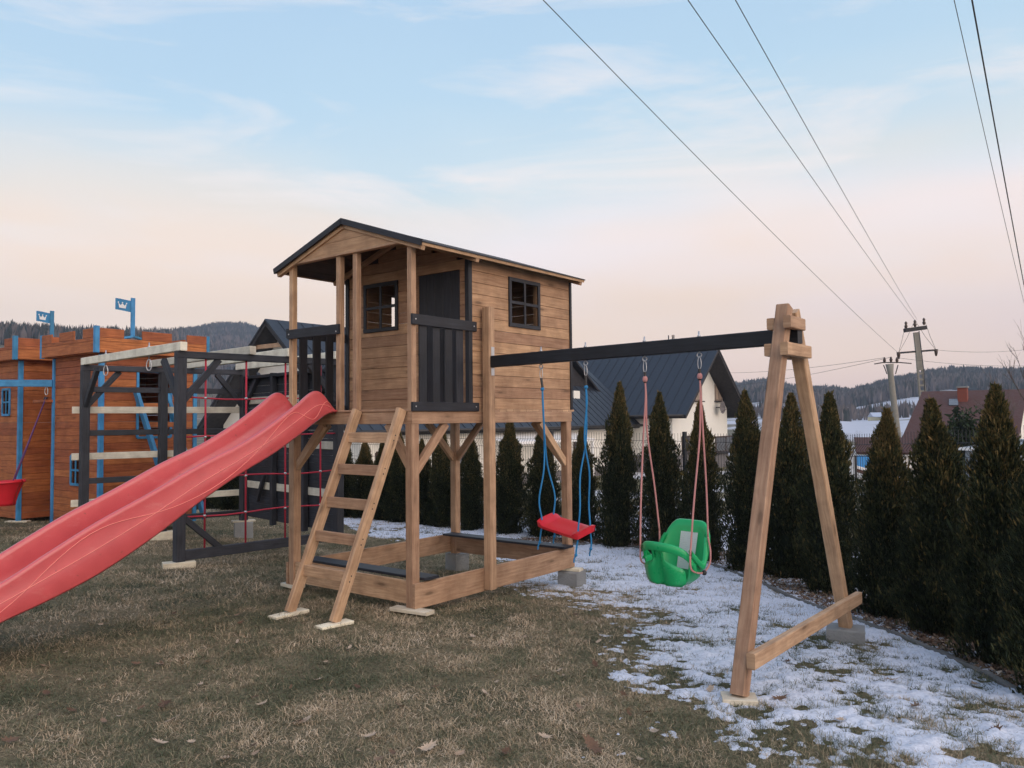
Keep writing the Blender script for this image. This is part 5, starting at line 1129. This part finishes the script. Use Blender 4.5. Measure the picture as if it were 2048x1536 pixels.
# round pole
r1_, r2_ = at(1779, 728, 47), at(1799, 905, 47); rb = r2_+(r2_-r1_)*.15; rp = thing('round_pole', 'round tapered concrete pole left of the lattice pole', 'utility pole', rb)
mb = MB(); mb.tube([rb, r2_, r1_.lerp(r2_, .35), r1_.lerp(r2_, .1), r1_], .2, 12, rads=[.21, .20, .17, .16, .23]); part(mb, 'shaft', M['pole'], rp, rb)
c1a, c2a = at(1749, 728, 47), at(1823, 727, 47); mb = MB(); mb.tube([c1a, at(1766, 725, 47), at(1800, 725, 47), c2a], .035, 6); am_ = part(mb, 'crossarm', M['soff'], rp, rb); INR = []
for px, py in ((1769, 722), (1782, 721), (1794, 722)): p = at(px, py, 47); mb = MB(); mb.tube([p-Vector((0, 0, .12)), p+Vector((0, 0, .05)), p+Vector((0, 0, .22))], .06, 8, rads=[.05, .09, .04]); part(mb, 'insulator', M['brownwin'], am_, rb); INR.append(p+Vector((0, 0, .2)))
for (p, q) in ((at(1767, 730, 47), at(1774, 748, 47)), (at(1796, 730, 47), at(1791, 748, 47))): mb = MB(); mb.tube([p, q], .03, 5); part(mb, 'strut', M['soff'], rp, rb)
def wire(name, label, a, b_, sag, r0, ext=.0, group='overhead power lines'):
    mb = MB(); pts = []; n = 40
    for k in range(n+1):
        t_ = k/n; p = a.lerp(b_, t_); p = p-Vector((0, 0, 4*sag*t_*(1-t_))); pts.append(p)
    mb.tube(pts, r0, 5, close=False); o = mb.build(name, M['cable'], None, a); o.location = a; tag(o, label, 'cable', group)
def far_near(px0, px1, py1, ext, Yn):                   # near end: above and behind the frame along the line through two photo points
    return at(px0, -ext, Yn)
wire('power_line', 'thin power line running from top middle of the photo to the lattice pole', b1_, at(1093-240, -240, 11.5), .22, .0085)
wire('power_line', 'power line reaching the top crossarm, left one of the close pair', INS[1], at(1344-100, -190, 11.0), .12, .0085)
wire('power_line', 'power line reaching the top crossarm, right one of the close pair', INS[2]-(INS[2]-INS[1])*.75, at(1451-86, -190, 10.8), .12, .0085)
wire('power_line', 'thin cable near the right edge of the photo, left of the thick one', at(2060, 655, 30), at(1907-44, -200, 9.5), .10, .006)
wire('power_line', 'thick black cable near the right edge of the photo', at(2066, 665, 30), at(1942-34, -200, 9.5), .08, .0125)
wire('power_line', 'faint line low in the sky running left from the round pole, upper one', INR[0], at(1380, 742, 95), .5, .012)
wire('power_line', 'faint line low in the sky running left from the round pole, middle one', INR[1], at(1380, 775, 95), .5, .012)
wire('power_line', 'faint line low in the sky running right from the lattice pole', b2_, at(2110, 690, 60), .3, .010)
wire('power_line', 'faint line low in the sky running right from the round pole', INR[2], at(2110, 728, 60), .3, .010)

# ================================================================ woods on the hills (one mass each)
def woods(name, label, n, sel, seed, hmin, hmax, conif, tmin=.22):
    g_ = np.random.default_rng(seed); az = g_.uniform(-36, 38, n); t_ = g_.uniform(tmin, 1.03, n); rr = np.interp(az, [a for a, _, _ in SKYL], [r for _, _, r in SKYL]); r = 70+(rr-70)*t_
    px = 1024+F*np.tan(np.radians(az)); k_ = sel(px, t_, g_.random(n), vnoise(r*np.sin(np.radians(az)), r*np.cos(np.radians(az)), .02, 9)); az, r, t_, px = az[k_], r[k_], t_[k_], px[k_]; n = len(az)
    x = r*np.sin(np.radians(az)); y = r*np.cos(np.radians(az)); z = Hg(x, y)-.5; H_ = g_.uniform(hmin, hmax, n); con = g_.random(n) < conif(px, t_); W_ = H_*np.where(con, g_.uniform(.18, .26, n), g_.uniform(.22, .36, n))
    m_ = 6; cx = x[:, None]+g_.normal(0, 1, (n, m_))*W_[:, None]*np.where(con, .25, .75)[:, None]; cy = y[:, None]+g_.normal(0, 1, (n, m_))*W_[:, None]*.6; a_ = g_.uniform(0, np.pi, (n, m_))
    hh = H_[:, None]*np.where(con[:, None], g_.uniform(.75, 1.05, (n, m_)), g_.uniform(.55, 1.05, (n, m_))); wd2 = W_[:, None]*np.where(con[:, None], g_.uniform(.7, 1.1, (n, m_)), g_.uniform(.14, .36, (n, m_))); zz = np.repeat(z[:, None], m_, 1)
    ca, sa = np.cos(a_)*wd2, np.sin(a_)*wd2; kz = np.where(con[:, None], .12, .55); lx = g_.normal(0, .12, (n, m_))*H_[:, None]
    Vs = np.stack([np.stack([cx, cy, zz-1], -1), np.stack([cx+ca, cy+sa, zz+hh*kz], -1), np.stack([cx+lx*.5, cy, zz+hh], -1), np.stack([cx-ca, cy-sa, zz+hh*(kz+.08)], -1)], 2)
    V_ = Vs.reshape(-1, 3); F_ = np.arange(n*m_*4).reshape(-1, 4); tone = np.clip(np.where(con, .22, .72)[:, None]+g_.normal(0, .12, (n, m_)), 0, 1).ravel(); o = mesh_np(name, V_, F_, tone, M['wood_far'], ntri=4); tag(o, label, 'woodland', kind='stuff')
M['wood_far'] = attr_foliage('hill_woods', [(0, (.022, .032, .030)), (.4, (.045, .058, .052)), (.5, (.10, .086, .080)), (1, (.16, .14, .135))], .95)  # tree colours lightened: part of the distant haze is put into them
woods('hill_forest', 'dark wooded hills on the horizon', 42000, lambda px, t, q, v: ((px < 345) & (t > .86)) | ((px >= 345) & (px < 1450) & (t > .42)) | ((px >= 1450) & (t > .60) & (v+t*.6 > .62)), 5, 4.5, 8, lambda px, t: np.where(px < 345, .45, np.where(t > .8, .8, .35)))
woods('valley_trees', 'scattered bare trees on the lower slopes of the valley', 13000, lambda px, t, q, v: (px > 1150) & (t < .52) & (v > .40), 15, 3, 5.5, lambda px, t: .12+.0*px, .15)
woods('valley_trees', 'scattered trees on the slope behind the castle', 900, lambda px, t, q, v: (px < 900) & (t < .86) & (v > .62), 16, 4, 7, lambda px, t: .3+.0*px)

# ================================================================ fallen leaves
def leaf_mesh(seed):
    rg = random.Random(seed); mb = MB(); n = 11; pts = []
    for k in range(n*2):
        a_ = 2*math.pi*k/(n*2); lob = (1 if k % 2 == 0 else .62)*rg.uniform(.85, 1.1); r_ = .034*lob*(1.25 if abs(math.cos(a_)) > .8 else .85); pts.append((r_*math.cos(a_)*1.25, r_*math.sin(a_)))
    cz = rg.uniform(4, 11); f = lambda x, y: .012+cz*(x*x*.6+y*y)*rg.choice((1, 1, .7)); c0 = (0, 0, .010)
    ring = [(x, y, f(x, y)) for x, y in pts]; inn = [(x*.5, y*.5, f(x*.5, y*.5)) for x, y in pts]
    r0 = rg.random()
    for k in range(n*2):
        k2 = (k+1) % (n*2); mb.poly([c0, inn[k], inn[k2]], r=r0); mb.poly([inn[k], ring[k], ring[k2], inn[k2]], r=min(1, r0+.05))
    mb.tube([(.03, 0, .012), (.065, .006, .018)], .0012, 4, close=False); return mb
LV = [(110, 1298, 1), (82, 1337, .9), (200, 1254, .8), (270, 1333, 1), (318, 1334, .9), (412, 1330, 1.1), (335, 1415, 1.5), (348, 1447, 1.5), (94, 1392, 1), (318, 1494, 1.2), (208, 1450, .9), (400, 1376, 1), (22, 1490, 1.4), (368, 1226, .7),
      (450, 1528, 1.3), (600, 1450, 1), (612, 1448, 1.3), (715, 1380, .9), (560, 1290, .8), (880, 1270, .9), (945, 1278, 1), (925, 1303, .8), (1000, 1290, .8), (1175, 1250, .7), (1258, 1270, .9), (1198, 1287, .8), (1190, 1334, 1.1), (1118, 1348, .9),
      (1072, 1361, 1), (1088, 1482, 1.2), (1185, 1502, 1.9), (1160, 1478, 1.2), (1258, 1428, 1), (1295, 1433, 1.1), (1310, 1470, 1), (1010, 1512, 1.2), (855, 1505, 1.5), (800, 1420, 1), (525, 1415, 1), (870, 1380, .9), (1360, 1280, 1),
      (650, 1330, .8), (480, 1250, .8), (955, 1440, .9), (1340, 1390, .9), (740, 1480, 1.1), (130, 1170, .7), (700, 1300, .8)]
LV += [(random.uniform(20, 1380), random.uniform(1200, 1530), random.uniform(.5, .9)) for _ in range(60)]
LS = [(1447, 1258, 1), (1465, 1285, 1.1), (1392, 1190, .7), (1278, 1188, .8), (1420, 1386, 1.3), (1575, 1330, 1.2), (1785, 1368, 1.4), (1835, 1422, 1.7), (1700, 1145, .7), (1560, 1405, 1.3), (1950, 1375, 1.1), (1505, 1130, .7), (1990, 1470, 1.3), (1680, 1448, 1.2), (1310, 1150, .6)]
LM = [leaf_mesh(k).build('l', M['leaf']) for k in range(9)]; LD = [o.data for o in LM]
for o in LM: bpy.data.objects.remove(o)
for lst, lab, grp in ((LV, 'dry curled oak leaf lying on the straw coloured lawn', 'fallen leaves on the lawn'), (LS, 'dry brown leaf lying on the patchy snow', 'fallen leaves on the snow')):
    for k, (px, py, sc) in enumerate(lst):
        p = G(px, py); o = bpy.data.objects.new('fallen_leaf', LD[(k*5+len(lst)) % 9]); C.objects.link(o); o.location = (p.x, p.y, p.z+.012); o.scale = (sc*.62,)*3
        o.rotation_euler = (random.uniform(-.5, .5), random.uniform(-.5, .5), random.uniform(0, 6.28)); tag(o, lab, 'leaf', grp)

# ================================================================ evening air: even pale haze round camera and scene
mb = MB(); x0_, x1_, y0_, y1_, z0_, z1_ = -1060, 1060, -1060, 1060, -12, 150
c8 = [(x0_, y0_, z0_), (x1_, y0_, z0_), (x1_, y1_, z0_), (x0_, y1_, z0_), (x0_, y0_, z1_), (x1_, y0_, z1_), (x1_, y1_, z1_), (x0_, y1_, z1_)]
for f in ((0, 3, 2, 1), (4, 5, 6, 7), (0, 1, 5, 4), (1, 2, 6, 5), (2, 3, 7, 6), (3, 0, 4, 7)): mb.poly([c8[k] for k in f], r=.5)
m = bpy.data.materials.new('haze'); m.use_nodes = True; t = m.node_tree; t.nodes.clear(); ou = N(t, 'ShaderNodeOutputMaterial'); pv = N(t, 'ShaderNodeVolumePrincipled', inp={'Density': .00055, 'Anisotropy': .1})
pv.inputs['Color'].default_value = (.60, .72, .93, 1); t.links.new(pv.outputs[0], ou.inputs['Volume'])
hz = mb.build('haze', m); tag(hz, kind='stuff', label='thin blue evening haze in the valley air', cat='haze')
